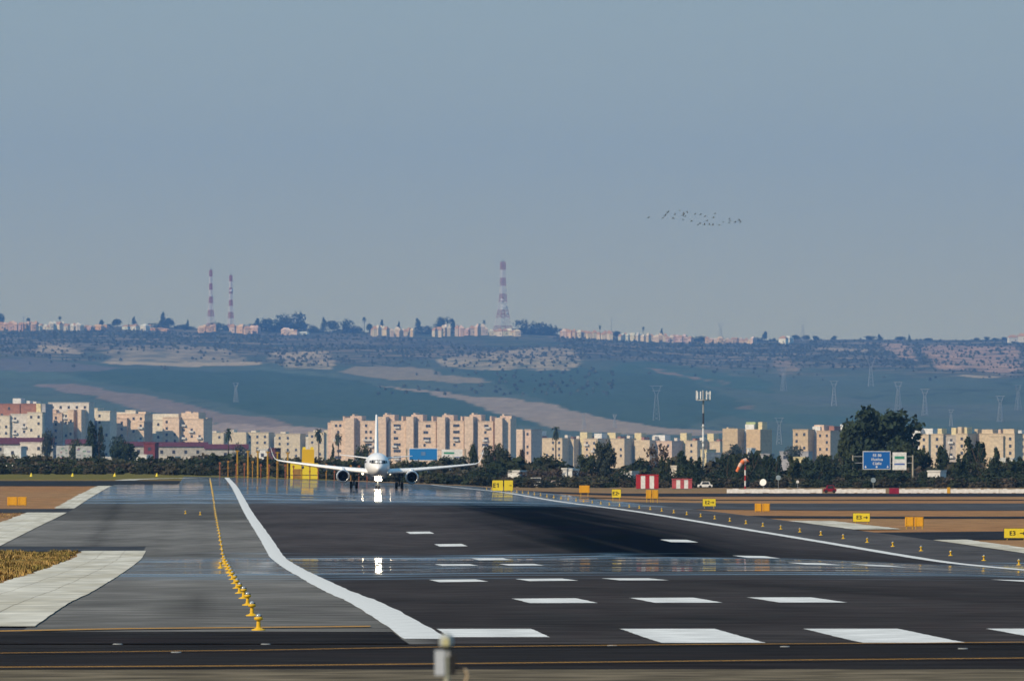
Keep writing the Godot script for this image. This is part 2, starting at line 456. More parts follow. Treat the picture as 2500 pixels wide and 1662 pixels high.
func make_ground() -> void:
	var cg := PackedFloat32Array()
	for x in [-1600, -1000, -600, -400, -300, -220, -160]: cg.append(x)
	cg.append_array(cols(-120, 320, 4.0))
	for x in [360, 420, 500, 600, 800, 1100, 1600]: cg.append(x)
	var near_g := sheet(0, 3300, 10.0, cg, -0.06, soil)
	struct("ground", near_g, mottled(tinted(0.95, 0.15), grain(0.04, 0.6, 1.0, 53, 512)))
	struct("ground", sheet(3300, 7000, 60.0, cg, -0.06, soil), tinted(0.95, 0.15))
	var shine := asphalt_shine()
	var tar_m := tinted(1.0, 0.08); tar_m.roughness_texture = shine
	var speckle := grain(0.022, 0.62, 1.0, 51, 1024)
	mottled(tar_m, speckle)
	var taxi_m := mottled(tinted(0.85, 0.06), speckle)
	# the runway and everything painted on it
	var runway := Node3D.new(); runway.name = "runway"; runway.set_meta("kind", "structure"); add_child(runway)
	part("surface", sheet(262, 2620, 8.0, cols(-4.4, 60.0, 0.7), 0.0, tar, null, 0.0008), tar_m, runway)
	for x in [5.1, 50.1]:
		var wob := func(d: float) -> Array:
			return [x - 0.5 + 0.07 * noise_a.get_noise_2d(d * 2.2, x), x + 0.5 + 0.07 * noise_a.get_noise_2d(d * 2.2, x + 70.0)]
		part("edge_line", sheet(271.5, 2600, 4.0, PackedFloat32Array([0, 1]), 0.015, null, wob), M.paint, runway)
	for k in 10:
		var x0 := 5.72 + 4.5 * k
		var wob := func(d: float) -> Array: return [x0 + 0.04 * noise_a.get_noise_2d(d * 20.0, x0), x0 + 2.32 + 0.04 * noise_a.get_noise_2d(d * 20.0, x0 + 9.0)]
		part("threshold_stripe", sheet(263.5 if k > 0 else 274.5, 290.0, 1.0, PackedFloat32Array([0, 1]), 0.015, null, wob), M.paint, runway)
	for g in [[369.0, 391.0, 3], [511.0, 534.0, 3], [698.0, 720.0, 2], [772.0, 794.0, 1], [900.0, 922.0, 1], [1029.0, 1051.0, 1]]:
		for side in [-1, 1]:
			if side > 0 and g[0] > 1000.0: continue  # buried under tyre rubber
			for k in g[2]:
				var mid: float = 27.6 + side * (8.55 + 3.9 * k) + (0.5 if side > 0 else 0.0)
				var wob := func(d: float) -> Array: return [mid - 1.06 + 0.05 * noise_a.get_noise_2d(d * 9.0, mid), mid + 1.06 + 0.05 * noise_a.get_noise_2d(d * 9.0, mid + 5.0)]
				part("touchdown_stripe", sheet(g[0], g[1], 2.0, PackedFloat32Array([0, 1]), 0.015, null, wob), M.paint, runway)
	# taxiways
	var far_edge := func(d: float) -> Array: return [-200.0, 240.0]
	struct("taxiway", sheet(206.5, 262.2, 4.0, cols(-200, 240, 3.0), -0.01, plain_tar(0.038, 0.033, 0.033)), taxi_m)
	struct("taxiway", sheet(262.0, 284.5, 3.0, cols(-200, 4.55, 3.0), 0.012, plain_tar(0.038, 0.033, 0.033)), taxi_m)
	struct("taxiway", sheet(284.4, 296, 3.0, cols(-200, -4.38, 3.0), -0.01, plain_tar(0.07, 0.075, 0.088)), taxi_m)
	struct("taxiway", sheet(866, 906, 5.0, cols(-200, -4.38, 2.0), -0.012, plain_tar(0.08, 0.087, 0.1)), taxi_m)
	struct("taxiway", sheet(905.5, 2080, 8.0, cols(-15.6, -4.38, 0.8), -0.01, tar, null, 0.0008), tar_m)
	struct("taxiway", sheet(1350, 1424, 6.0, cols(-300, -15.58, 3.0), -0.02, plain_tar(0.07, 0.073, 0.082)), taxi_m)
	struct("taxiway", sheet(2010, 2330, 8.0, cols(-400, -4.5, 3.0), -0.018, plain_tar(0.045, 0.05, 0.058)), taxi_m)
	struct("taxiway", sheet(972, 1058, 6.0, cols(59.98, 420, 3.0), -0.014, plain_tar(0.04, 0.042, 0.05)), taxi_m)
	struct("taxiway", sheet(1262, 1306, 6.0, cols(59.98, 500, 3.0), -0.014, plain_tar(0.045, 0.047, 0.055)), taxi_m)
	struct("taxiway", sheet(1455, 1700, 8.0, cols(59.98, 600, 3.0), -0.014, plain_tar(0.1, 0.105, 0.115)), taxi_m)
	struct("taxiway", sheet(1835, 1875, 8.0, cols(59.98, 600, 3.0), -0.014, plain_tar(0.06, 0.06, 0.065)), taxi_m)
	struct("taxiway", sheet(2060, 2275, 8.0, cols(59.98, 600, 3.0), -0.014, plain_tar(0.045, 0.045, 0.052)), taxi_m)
	struct("verge", sheet(120, 206.8, 1.0, cols(-40, 40, 0.5), -0.004, soil), mottled(tinted(0.95, 0.1), grain(0.08, 0.45, 1.0, 54, 512)))
	# concrete edge strips, each cast in three lanes
	for e in [[-8.9, -4.2, 295.0, 866.0], [-20.2, -15.6, 906.0, 1350.0], [-18.0, -15.6, 1424.0, 2010.0], [60.0, 62.8, 690.0, 972.0], [60.0, 64.5, 1090.0, 1212.0]]:
		var strip := Node3D.new(); strip.name = numbered("concrete_strip"); strip.set_meta("kind", "structure"); add_child(strip)
		var n := 3; var w: float = (e[1] - e[0]) / n
		for k in n:
			var a: float = e[0] + w * k; var b: float = a + w
			var inner: bool = e[0] < 0
			var side := func(d: float) -> Array:
				var ragged := 0.35 * noise_a.get_noise_2d(d * 4.0, a * 10.0)
				var p := a + 0.012 + 0.08 * noise_a.get_noise_2d(d * 1.4, a * 7.0); var q := b - 0.012 + 0.08 * noise_a.get_noise_2d(d * 1.4, b * 7.0)
				if inner and k == 0: p += ragged
				if not inner and k == n - 1: q += ragged
				if inner and k == n - 1: q = b + 0.05 * noise_a.get_noise_2d(d * 3.0, 4.0)
				return [p, q]
			part("lane", sheet(e[2], e[3], 5.0, cols(0, 1, 0.2), 0.03, slab, side), M.concrete, strip)
	# the pale kerb of the far turn-off
	var bend := Node3D.new(); bend.name = numbered("concrete_strip"); bend.set_meta("kind", "structure"); add_child(bend)
	var curve_edge := func(d: float) -> Array:
		var t := (d - 2332.0) / 170.0
		return [-17.5 + 14.0 * t * t, -13.5 + 13.0 * t * t + t * 1.0]
	part("lane", sheet(2332, 2500, 4.0, cols(0, 1, 0.25), 0.04, slab, curve_edge), M.concrete, bend)
	# thin taxi lines in yellow
	for l in [[[-160, 1546], [300, 1537], [930, 1531]], [[-160, 1599], [640, 1590], [1000, 1583], [1700, 1576], [2680, 1569]], [[-160, 1633], [600, 1629], [1150, 1623], [1800, 1616], [2680, 1608]]]:
		var s := st(); var path := []; var half := 1.0 if l[0][1] < 1560 else 0.45
		for k in l.size() - 1:
			for j in 24: path.append(spot(lerpf(l[k][0], l[k + 1][0], j / 24.0), lerpf(l[k][1], l[k + 1][1], j / 24.0)))
		for k in path.size() - 1:
			var p: Vector2 = path[k]; var q: Vector2 = path[k + 1]
			quad(s, stand(p.x, p.y - half, 0.03), stand(p.x, p.y + half, 0.03), stand(q.x, q.y + half, 0.03), stand(q.x, q.y - half, 0.03), Vector3.UP)
		struct("taxi_line", s.commit(), M.line)
	# dry grass standing along the field's near edge
	var blade := st()
	for k in 3:
		var a := k * 1.1
		var w := Vector3(cos(a), 0, sin(a)) * 0.06
		var lean := Vector3(sin(a * 2.0), 0, cos(a * 3.0)) * 0.1
		for v in [-w, w, Vector3(0, 1, 0) + lean]: blade.set_normal(Vector3(0, 0.6, 0.8)); blade.add_vertex(v)
	var grass := MultiMesh.new(); grass.transform_format = MultiMesh.TRANSFORM_3D; grass.use_colors = true
	grass.mesh = blade.commit()
	var spots := []
	for k in 22000:
		var d := rng.randf_range(470.0, 864.0); var x := rng.randf_range(-22.0, -9.1)
		if x / d * LENS > -620.0 and noise_a.get_noise_2d(x * 7.0, d * 1.5) > -0.12 - 0.2 * rng.randf(): spots.append([x, d, 0.1 + 0.16 * rng.randf() * (1.0 + noise_a.get_noise_2d(x * 3.0, d * 0.7))])
	for k in 0:
		var d := rng.randf_range(1060.0, 1260.0) if k % 2 == 0 else rng.randf_range(846.0, 970.0); var x := rng.randf_range(66.0, 90.0)
		spots.append([x, d, 0.1 + 0.14 * rng.randf()])
	for k in 3500: spots.append([rng.randf_range(-60.0, -20.5), rng.randf_range(906.0, 1345.0), 0.1 + 0.15 * rng.randf()])
	grass.instance_count = spots.size()
	for k in spots.size():
		var e: Array = spots[k]
		grass.set_instance_transform(k, Transform3D(Basis(Vector3.UP, rng.randf() * TAU).scaled(Vector3(0.7, e[2], 0.7)), stand(e[0], e[1], -0.06)))
		grass.set_instance_color(k, Color(0.5, 0.33, 0.12).lerp(Color(0.17, 0.17, 0.045), rng.randf() * clampf(0.6 + 1.6 * noise_a.get_noise_2d(e[0] * 3.0, e[1] * 0.5), 0.1, 1.0) if e[0] < 0 and e[1] < 870 else rng.randf() * 0.4))
	var go := MultiMeshInstance3D.new(); go.name = "grass"; go.multimesh = grass; go.material_override = tinted(0.95, 0.1)
	go.set_meta("kind", "stuff"); go.set_meta("label", "dry brown and green grass along the pale concrete strips"); add_child(go)

var fields := []
func field_color(x: float, d: float) -> Color:
	var n := noise_b.get_noise_2d(x * 1.2, d * 0.5) * 0.5 + 0.5
	var f := noise_a.get_noise_2d(x * 1.3, d * 0.5) * 0.5 + 0.5
	var g := noise_a.get_noise_2d(x * 3.5 + 80.0, d * 1.1) * 0.5 + 0.5
	var top := curve(CREST, x)
	var t := (d - 6800.0) / 5700.0
	var c := Color(0.07, 0.1, 0.062).lerp(Color(0.1, 0.125, 0.085), n)
	var scrub := smoothstep(0.6, 0.72, t + (n - 0.5) * 0.2 + 0.14 * smoothstep(420.0, 800.0, x))
	c = c.lerp(Color(0.105, 0.095, 0.065).lerp(Color(0.04, 0.055, 0.035), f), scrub)
	var terrace := noise_a.get_noise_2d(x * 0.35 + 700.0, d * 1.6)
	c = c.lerp(Color(0.42, 0.3, 0.18) * (0.7 + 0.6 * g), scrub * clampf((terrace - 0.12) * 4.0, 0, 0.7))
	var lane := absf(noise_b.get_noise_2d(x * 0.8 + 90.0, d * 0.22))
	c = c.lerp(Color(0.035, 0.055, 0.035), (1.0 - scrub) * clampf(1.0 - lane * 30.0, 0, 0.6))
	var j := Vector2(noise_a.get_noise_2d(x * 2.0, d * 0.4), noise_a.get_noise_2d(d * 0.4, x * 2.0 + 50.0))
	for e in fields:
		var p := Vector2(x + j.x * e[4], d + j.y * e[4] * 12.0)
		if e[0].has_point(p) and Geometry2D.is_point_in_polygon(p, e[1]):
			c = c.lerp((e[2] as Color) * (0.8 + 0.4 * g), e[3] if e[5] < 0.5 else e[3] * clampf((f - 0.25) * 3.0, 0, 1))
	return c * (0.72 + 0.3 * g)

func make_hills() -> void:
	var tan_ := Color(0.56, 0.4, 0.23); var plum := Color(0.25, 0.175, 0.125); var green := Color(0.042, 0.078, 0.042)
	var shapes := [
		[[[254, 901], [636, 901], [827, 922], [922, 943], [1060, 959], [1325, 1044], [1219, 1033], [742, 1018], [593, 1002], [350, 949], [170, 922]], green, 0.8, 3.0, 0],
		[[[1060, 870], [1300, 880], [1480, 905], [1700, 930], [1850, 1000], [1650, 1050], [1550, 1040], [1370, 990], [1240, 950]], green, 0.75, 4.0, 0],
		[[[1200, 850], [1380, 845], [1250, 812], [1000, 822]], green, 0.5, 6.0, 0],
		[[[85, 938], [186, 937], [360, 965], [509, 1002], [678, 1023], [720, 1046], [509, 1030], [413, 1012], [286, 986], [159, 959]], plum, 0.9, 3.0, 0],
		[[[922, 941], [1060, 954], [1219, 970], [1272, 975], [1367, 991], [1484, 1023], [1640, 1046], [1800, 1054], [1700, 1062], [1505, 1060], [1367, 1049], [1261, 1018], [1113, 973]], Color(0.34, 0.25, 0.165), 0.95, 3.0, 0],
		[[[821, 907], [860, 896], [901, 894], [1000, 895], [1060, 905], [1120, 917], [1198, 934], [1100, 935], [954, 928]], Color(0.36, 0.26, 0.15), 0.75, 3.0, 0],
		[[[668, 858], [806, 858], [815, 902], [700, 900], [650, 880]], tan_, 0.85, 5.0, 1],
		[[[1060, 876], [1180, 862], [1300, 850], [1400, 852], [1430, 880], [1380, 905], [1250, 900], [1150, 905], [1080, 890]], tan_, 0.75, 5.0, 1],
		[[[-60, 880], [90, 876], [230, 890], [300, 900], [150, 908], [-60, 905]], Color(0.17, 0.14, 0.13), 0.7, 5.0, 0],
		[[[-60, 905], [150, 910], [330, 935], [160, 925], [-60, 920]], Color(0.1, 0.15, 0.1), 0.6, 3.0, 0],
		[[[560, 890], [700, 903], [830, 914], [820, 922], [620, 900]], Color(0.12, 0.16, 0.11), 0.5, 3.0, 0],
		[[[1480, 905], [1560, 880], [1700, 895], [1880, 935], [1880, 960], [1700, 930]], Color(0.045, 0.1, 0.06), 0.6, 4.0, 0],
		[[[1880, 960], [2200, 985], [2560, 1000], [2560, 1030], [2200, 1015], [1900, 985]], Color(0.12, 0.13, 0.1), 0.5, 4.0, 0],
		[[[1750, 1000], [2100, 1020], [2400, 1045], [2100, 1050], [1800, 1020]], Color(0.05, 0.1, 0.065), 0.6, 4.0, 0],
		[[[640, 812], [900, 822], [1180, 826], [1180, 850], [1000, 846], [820, 842], [660, 836]], Color(0.12, 0.1, 0.085), 0.45, 6.0, 1],
		[[[85, 842], [170, 845], [200, 862], [150, 864], [95, 858]], tan_, 0.9, 4.0, 1],
		[[[240, 860], [330, 845], [420, 842], [510, 845], [560, 856], [640, 885], [500, 884], [300, 886], [250, 886], [280, 872]], tan_, 0.6, 5.0, 1],
		[[[255, 882], [640, 883], [640, 889], [260, 888]], tan_, 0.8, 2.0, 0],
		[[[2247, 850], [2280, 842], [2490, 845], [2492, 900], [2460, 912], [2380, 905], [2290, 900]], Color(0.5, 0.3, 0.19), 1.0, 6.0, 1],
		[[[2145, 840], [2200, 838], [2230, 850], [2235, 880], [2200, 872]], Color(0.52, 0.32, 0.2), 0.95, 6.0, 1],
		[[[1992, 848], [2120, 852], [2115, 860], [1998, 854]], tan_, 0.8, 3.0, 1],
		[[[2350, 915], [2440, 920], [2430, 923], [2350, 918]], tan_, 0.8, 2.0, 0],
		[[[1560, 894], [1640, 905], [1720, 925], [1800, 936], [1770, 937], [1700, 928], [1600, 905]], Color(0.4, 0.24, 0.17), 0.7, 3.0, 1],
		[[[1890, 880], [1930, 880], [1955, 905], [1900, 920]], Color(0.4, 0.26, 0.16), 0.7, 4.0, 1],
		[[[1795, 992], [1840, 990], [1838, 1000], [1800, 998]], plum, 0.6, 2.0, 0],
		[[[500, 1034], [700, 1040], [810, 1048], [830, 1062], [470, 1058], [440, 1040]], Color(0.4, 0.28, 0.2), 0.9, 3.0, 0],
	]
	for e in shapes:
		var pts := PackedVector2Array()
		for q in e[0]: pts.append(spot(q[0], q[1], 6500.0))
		var r := Rect2(pts[0], Vector2.ZERO)
		for p in pts: r = r.expand(p)
		fields.append([r.grow(60.0), pts, e[1], e[2], e[3], e[4]])
	var ch := PackedFloat32Array()
	for x in [-1600, -1200, -900, -700, -550, -450, -380, -330]: ch.append(x)
	ch.append_array(cols(-300, 940, 4.0))
	for x in [980, 1050, 1150, 1300, 1500, 1800, 2200, 2700]: ch.append(x)
	struct("hills", sheet(6800, 12500, 24.0, ch, 0.0, field_color, null, 0.0, true), tinted(0.95, 0.1))
	var back := PackedFloat32Array()
	for k in 44: back.append(-1600.0 + 100.0 * k)
	struct("hills", sheet(12500, 14500, 200.0, back, 0.0, field_color, null, 0.0, true), tinted(0.95, 0.1))
	# bushes and olives over the slopes, far too many to count
	var blob := bush_mesh(4, 30, 0.9)
	var mm := MultiMesh.new(); mm.transform_format = MultiMesh.TRANSFORM_3D; mm.use_colors = true; mm.mesh = blob
	var put := []
	while put.size() < 7000:
		var d := rng.randf_range(9900.0, 12490.0); var x := rng.randf_range(-330.0, 960.0)
		var t := (d - 6800.0) / 5700.0
		var n := noise_b.get_noise_2d(x * 1.2, d * 0.5) * 0.5 + 0.5
		var keep := smoothstep(0.6, 0.8, t + (n - 0.5) * 0.2 + 0.12 * smoothstep(420.0, 800.0, x))
		if d > 12150.0: keep *= 0.35
		for e in fields:
			if e[5] < 0.5 and e[0].has_point(Vector2(x, d)) and Geometry2D.is_point_in_polygon(Vector2(x, d), e[1]): keep = 0.0
			elif e[5] > 0.5 and e[0].has_point(Vector2(x, d)) and Geometry2D.is_point_in_polygon(Vector2(x, d), e[1]): keep *= 0.35
		if rng.randf() < keep: put.append([x, d, rng.randf_range(0.7, 1.7) * (1.5 if rng.randf() < 0.12 else 1.0)])
		elif rng.randf() < 0.012: put.append([x, d, rng.randf_range(1.0, 2.2)])
	for g in [[1210, 905, 1500, 965, 40], [1080, 862, 1420, 902, 22], [670, 860, 812, 900, 20], [920, 945, 1180, 965, 60]]:
		var py: float = g[1]
		while py < g[3]:
			var px: float = g[0] + rng.randf() * 20.0
			while px < g[2]:
				var q := spot(px + rng.randf_range(-4, 4), py + rng.randf_range(-2, 2), 7000.0)
				put.append([q.x, q.y, rng.randf_range(0.9, 2.3)]); px += g[4] * rng.randf_range(0.3, 1.7)
			py += rng.randf_range(4.0, 9.0)
	mm.instance_count = put.size()
	for k in put.size():
		var e: Array = put[k]
		mm.set_instance_transform(k, Transform3D(Basis(Vector3.UP, rng.randf() * TAU).scaled(Vector3(e[2] * rng.randf_range(0.8, 1.5), e[2], e[2])), stand(e[0], e[1], e[2] * 0.5)))
		mm.set_instance_color(k, Color(0.075, 0.085, 0.06) * rng.randf_range(0.7, 1.6))
	var o := MultiMeshInstance3D.new(); o.name = "hillside_scrub"; o.multimesh = mm; o.material_override = tinted(0.95, 0.1)
	o.set_meta("kind", "stuff"); o.set_meta("label", "bushes and olive trees scattered over the distant hillside"); add_child(o)

# a ragged lump of foliage of radius 1
func bush_mesh(seed_: int, n := 26, big := 1.0) -> ArrayMesh:
	var s := st(); var r := RandomNumberGenerator.new(); r.seed = seed_
	for k in n:
		var v := Vector3(r.randfn(), r.randfn(), r.randfn()).normalized() * r.randf_range(0.35, 0.85)
		if v.y < -0.4: v.y = -0.4
		leafy(s, v, r.randf_range(0.45, 0.75) * big, v.normalized(), r, 1.0)
	return s.commit()

func leafy(s: SurfaceTool, c: Vector3, size: float, out: Vector3, r: RandomNumberGenerator, tone: float) -> void:
	var n := (out * 0.8 + Vector3(r.randfn(), r.randfn(), r.randfn()) * 0.6).normalized()
	var x := n.cross(Vector3(r.randfn(), r.randfn(), r.randfn())).normalized() * size * 0.5
	var y := n.cross(x)
	var p := [c - x * r.randf_range(0.6, 1.2) - y, c + x * r.randf_range(0.2, 1.0) - y * r.randf_range(0.5, 1.1), c + x * r.randf_range(0.6, 1.2) + y, c - x * r.randf_range(0.1, 1.0) + y * r.randf_range(0.5, 1.2)]
	var t := tone * r.randf_range(0.8, 1.2)
	s.set_color(Color(t, t, t))
	quad(s, p[0], p[1], p[2], p[3], n)

# ---------------------------------------------------------------- the town
var wall_grain: NoiseTexture2D
var walls := {}
func wall_mat(c: Color) -> StandardMaterial3D:
	var key := c.to_html()
	if not walls.has(key):
		if wall_grain == null: wall_grain = grain(0.02, 0.8, 1.0, 21)
		walls[key] = worn(mat(c.r, c.g, c.b, 0.85, 0.25), wall_grain, 0.12)
	return walls[key]

var pane_mesh: ArrayMesh
var ledge_mesh: ArrayMesh
# a building of upright blocks seen from the airfield. segs: [x from, x to, top, forward in metres, colour, style]
# style: w windows, b balconies, n none; the blocks share one base and one turn
func building(called: String, label: String, category: String, d: float, turn: float, deep: float, segs: Array, group := "", foot := 0.0) -> Node3D:
	if pane_mesh == null:
		pane_mesh = boxed(Vector3.ZERO, Vector3(1.05, 1.25, 0.16))
		ledge_mesh = boxed(Vector3.ZERO, Vector3(2.4, 0.9, 1.0))
	var lo := 1e9; var hi := -1e9
	for e in segs: lo = minf(lo, e[0]); hi = maxf(hi, e[1])
	var mid := (lo + hi) / 2
	var a := deg_to_rad(turn); var ppm := LENS / d
	var c := at(mid, 1123, d)
	var base := ground(c.x, d)
	var o := thing(called, label, category, Vector3(c.x, base, -d), -a, group)
	var n_glass := 0
	for e in segs:
		var x0: float = (e[0] - mid) / ppm / cos(a); var x1: float = (e[1] - mid) / ppm / cos(a)
		var h := at(mid, e[2], d).y - base
		var f: float = e[3]; var back: float = deep
		var bottom: float = e[6] if e.size() > 6 else -0.5
		var w := part("wall", boxed(Vector3((x0 + x1) / 2, (h + bottom) / 2, (f - back) / 2), Vector3(x1 - x0, h - bottom, f + back)), wall_mat(e[4]), o)
		if e[5] == "n": continue
		part("parapet", boxed(Vector3((x0 + x1) / 2, h + 0.2, (f - back) / 2), Vector3(x1 - x0 + 0.3, 0.42, f + back + 0.3)), wall_mat((e[4] as Color) * 0.85), o)
		var floors := int((h - 1.5) / 3.0)
		var across := maxi(1, int((x1 - x0) / 3.4)) if e[5] != "c" else 3
		for k in floors:
			var y := h - 1.9 - 3.0 * k
			if y < 5.0: break
			for j in across:
				var x := lerpf(x0, x1, (j + 0.5) / across) if e[5] != "c" else lerpf(x0, x1, 0.36 + 0.14 * j)
				if n_glass > 290 or rng.randf() < 0.25: continue
				n_glass += 1
				if e[5] == "b" and (j + k) % 2 == 0 or e[5] == "c" and rng.randf() < 0.3:
					part("balcony", ledge_mesh, wall_mat(Color(0.7, 0.68, 0.64)), o, Vector3(x, y - 0.9, f + 0.5))
				part("window", pane_mesh, M.window, o, Vector3(x, y, f + 0.05))
	return o

func make_city() -> void:
	var pink := Color(0.72, 0.54, 0.42); var peach := Color(0.78, 0.6, 0.45); var cream := Color(0.74, 0.67, 0.54); var sand := Color(0.68, 0.55, 0.38)
	var white := Color(0.76, 0.76, 0.74); var brick := Color(0.36, 0.17, 0.12); var pale := Color(0.7, 0.65, 0.58); var yellow := Color(0.76, 0.65, 0.38)
	# the long pink slab behind the aircraft
	var slab_ := [[800, 1244, 1031, 0.0, pink, "n"]]
	for e in [[809, 845, 1029], [881, 921, 1029], [950, 992, 1029], [1022, 1065, 1030], [1097, 1133, 1029], [1167, 1204, 1030]]: slab_.append([e[0], e[1], e[2], 1.5, peach, "c"])
	for e in [[846, 868, 1020], [926, 946, 1017], [995, 1013, 1017], [1070, 1090, 1018], [1137, 1158, 1017], [1211, 1229, 1020]]:
		slab_.append([e[0], e[1], e[2], 4.0, peach, "n"])
		slab_.append([e[0] + 6, e[0] + 34, e[2] - 5, -3.0, pink, "n"])
		slab_.append([e[0] + 10, e[0] + 15, e[2] - 9, -4.0, peach, "n"])
	for x in [836, 979, 1052, 1123, 1194]: slab_.append([x, x + 4, 1016, -1.0, pink, "n"])
	slab_.append([1229, 1246, 1022, 1.0, peach, "n"])
	building("apartment_block", "long pink apartment block with six stair towers rising behind the aircraft", "apartment block", 5600, 12, 14, slab_)
	# blocks at the west end of the town
	building("apartment_block", "cream apartment block with red brick top floors and dark recessed balconies, first of the town", "apartment block", 5500, 18, 14,
		[[-30, 22, 1016, 0, cream, "w"], [22, 66, 1012, -1.5, pale, "b"], [66, 102, 1008, 0, cream, "w"], [-30, 40, 987, -4, brick, "w"], [42, 82, 987, -4, brick, "w"], [82, 93, 985, -3, yellow, "n"], [93, 104, 986, -3.5, Color(0.4, 0.4, 0.42), "n"], [16, 36, 972, -8, white, "n"], [50, 58, 978, -8, white, "n"], [66, 74, 980, -8, white, "n"]])
	building("apartment_block", "pale pink apartment block with a flat cream roof and white balcony column", "apartment block", 5520, 18, 14,
		[[107, 206, 984, -6, pale, "w"], [120, 150, 1010, 0, pink, "w"], [150, 166, 1006, -1, cream, "b"], [166, 180, 1002, 1, peach, "w"], [180, 190, 1003, -2, pink, "n"], [190, 199, 1000, 1, peach, "n"], [104, 130, 1002, -3, pink, "w"]])
	building("apartment_block", "low stepped cream apartment block behind the tall conifer", "apartment block", 5540, 18, 12,
		[[198, 232, 998, -3, cream, "w"], [230, 264, 1005, -2, cream, "w"], [200, 216, 1018, 1, pink, "w"], [216, 232, 1026, 0, Color(0.14, 0.13, 0.16), "n"]])
	building("apartment_block", "peach apartment block with three projecting bays above the purple roofs", "apartment block", 5560, 18, 12,
		[[262, 352, 1012, 0, peach, "w"], [275, 300, 1006, -4, cream, "n"], [300, 325, 1003, -3, cream, "w"], [330, 348, 1005, -4, peach, "n"], [262, 312, 1022, 2, pink, "w"], [336, 352, 1030, 1, peach, "b"]])
	building("apartment_block", "cream and peach apartment block with a pale flat roof, easternmost of the western row", "apartment block", 5580, 18, 12,
		[[357, 430, 1010, -3, cream, "n"], [372, 402, 1026, 1, cream, "w"], [400, 440, 1020, 2.5, peach, "w"], [440, 482, 1008, -1, peach, "n"], [438, 496, 1024, 0, peach, "b"], [447, 460, 1004, -3, pink, "n"], [466, 478, 1006, -3, pink, "n"]])
	# longer blocks standing behind, closing the gaps
	for e in [[-40, 210, 1004, 5750, pale, "w", "long pale block closing the gaps behind the two western-most blocks"], [205, 505, 1022, 5760, peach, "w", "long peach block showing in the gaps of the western row's eastern half"], [500, 815, 1066, 6150, cream, "n", "long low cream block behind the hazy pale row"], [1290, 1530, 1086, 5950, sand, "w", "long low sand block in the gaps below the round-headed palm"], [1525, 1768, 1088, 5960, pink, "w", "long low pink block in the gaps behind the antenna mast"], [2262, 2520, 1084, 5300, sand, "w", "long low tan block in the gaps at the town's eastern end"]]:
		building("apartment_block", e[6], "apartment block", e[3], 14, 10, [[e[0], e[1], e[2], 0, e[4], e[5]]], "long blocks behind")
	# the pale row in the heat haze
	var pale_row := [[503, 545, 1058, "w"], [545, 600, 1055, "n"], [600, 655, 1057, "w"], [672, 732, 1060, "w"], [752, 790, 1056, "w"], [790, 812, 1050, "n"]]
	var said := ["beside the lone palm", "with a blank end wall", "next to a dark gap", "between two dark gaps", "under the round dark tree", "touching the long pink block"]
	for k in pale_row.size():
		var e: Array = pale_row[k]
		building("apartment_block", "pale yellowish apartment block %s in the hazy middle of the town" % said[k], "apartment block", 6000, 14, 12, [[e[0], e[1], e[2], 0, Color(0.7, 0.6, 0.43), e[3]], [e[0] + 8, e[0] + 20, e[2] - 6, -4, cream, "n"]], "pale blocks in the middle of the town")
	# east of the pink slab
	building("apartment_block", "narrow pink and mauve block just east of the long pink slab", "apartment block", 5650, 30, 12, [[1261, 1277, 1048, 0.5, peach, "n"], [1277, 1294, 1050, -1, pink, "w"]])
	var east := [
		[1299, 1372, 1071, 1294, 1308, 1052, sand, "w", "sand block with a red roof edge below the lone round tree"],
		[1375, 1401, 1073, 1403, 1420, 1055, sand, "w", "tall narrow sand block beside a square white stair tower"],
		[1425, 1459, 1072, 1438, 1456, 1058, sand, "b", "sand block with a small balcony column between two shaded gaps"],
		[1491, 1524, 1072, 1471, 1490, 1056, sand, "w", "sand block with a bright cream stair tower on its west side"],
		[1549, 1586, 1074, 1537, 1553, 1057, sand, "n", "blank sand block behind the tall grey tree"],
		[1588, 1640, 1078, 1582, 1611, 1062, pink, "w", "pinkish block with two white roof boxes"],
		[1674, 1702, 1077, 1649, 1664, 1057, sand, "w", "square sand block near the foot of the antenna mast"],
		[1733, 1758, 1079, 1715, 1730, 1058, sand, "w", "sand block behind the antenna mast"]]
	for e in east:
		building("apartment_block", e[8], "apartment block", 5700, 33, 10, [[e[0], e[1], e[2], 0, e[6], e[7]], [e[3], e[4], e[5], -5, white if int(e[3]) % 2 == 0 else yellow, "n"], [e[0] + 4, e[0] + 11, e[2] - 7, -5, brick, "n"], [e[1] - 12, e[1] - 5, e[2] - 9, -7, pale, "n"]], "sand coloured blocks east of the pink slab")
	building("apartment_block", "small ochre block half hidden behind the antenna mast's base", "apartment block", 5200, 33, 8, [[1711, 1726, 1099, 0, yellow, "w"]])
	building("tower_block", "blank tan tower standing apart east of the antenna mast", "tower block", 5300, 28, 9, [[1765, 1801, 1046, 0, Color(0.6, 0.46, 0.29), "n"], [1768, 1772, 1043, -3, sand, "n"]])
	building("tower_block", "tan tower with a white stair core and a green top", "tower block", 5300, 38, 9, [[1823, 1856, 1048, 0, Color(0.62, 0.46, 0.28), "n"], [1806, 1824, 1048, -2, white, "n"], [1808, 1829, 1036, -4, white, "n"], [1807, 1829, 1030, -5, Color(0.42, 0.5, 0.25), "n"], [1836, 1845, 1030, -5, yellow, "n"]])
	building("tower_block", "narrow tan tower with one column of windows near the two pylons", "tower block", 5250, 28, 9, [[1937, 1973, 1050, 0, Color(0.62, 0.47, 0.3), "w"]])
	building("tower_block", "tan tower with a tall white stair core beside the great dark tree", "tower block", 5250, 38, 10, [[1995, 2027, 1053, 0, Color(0.62, 0.46, 0.31), "w"], [1979, 1997, 1041, -2, white, "n"], [1980, 2003, 1037, -3, pink, "n"], [2009, 2021, 1040, -5, brick, "n"]])
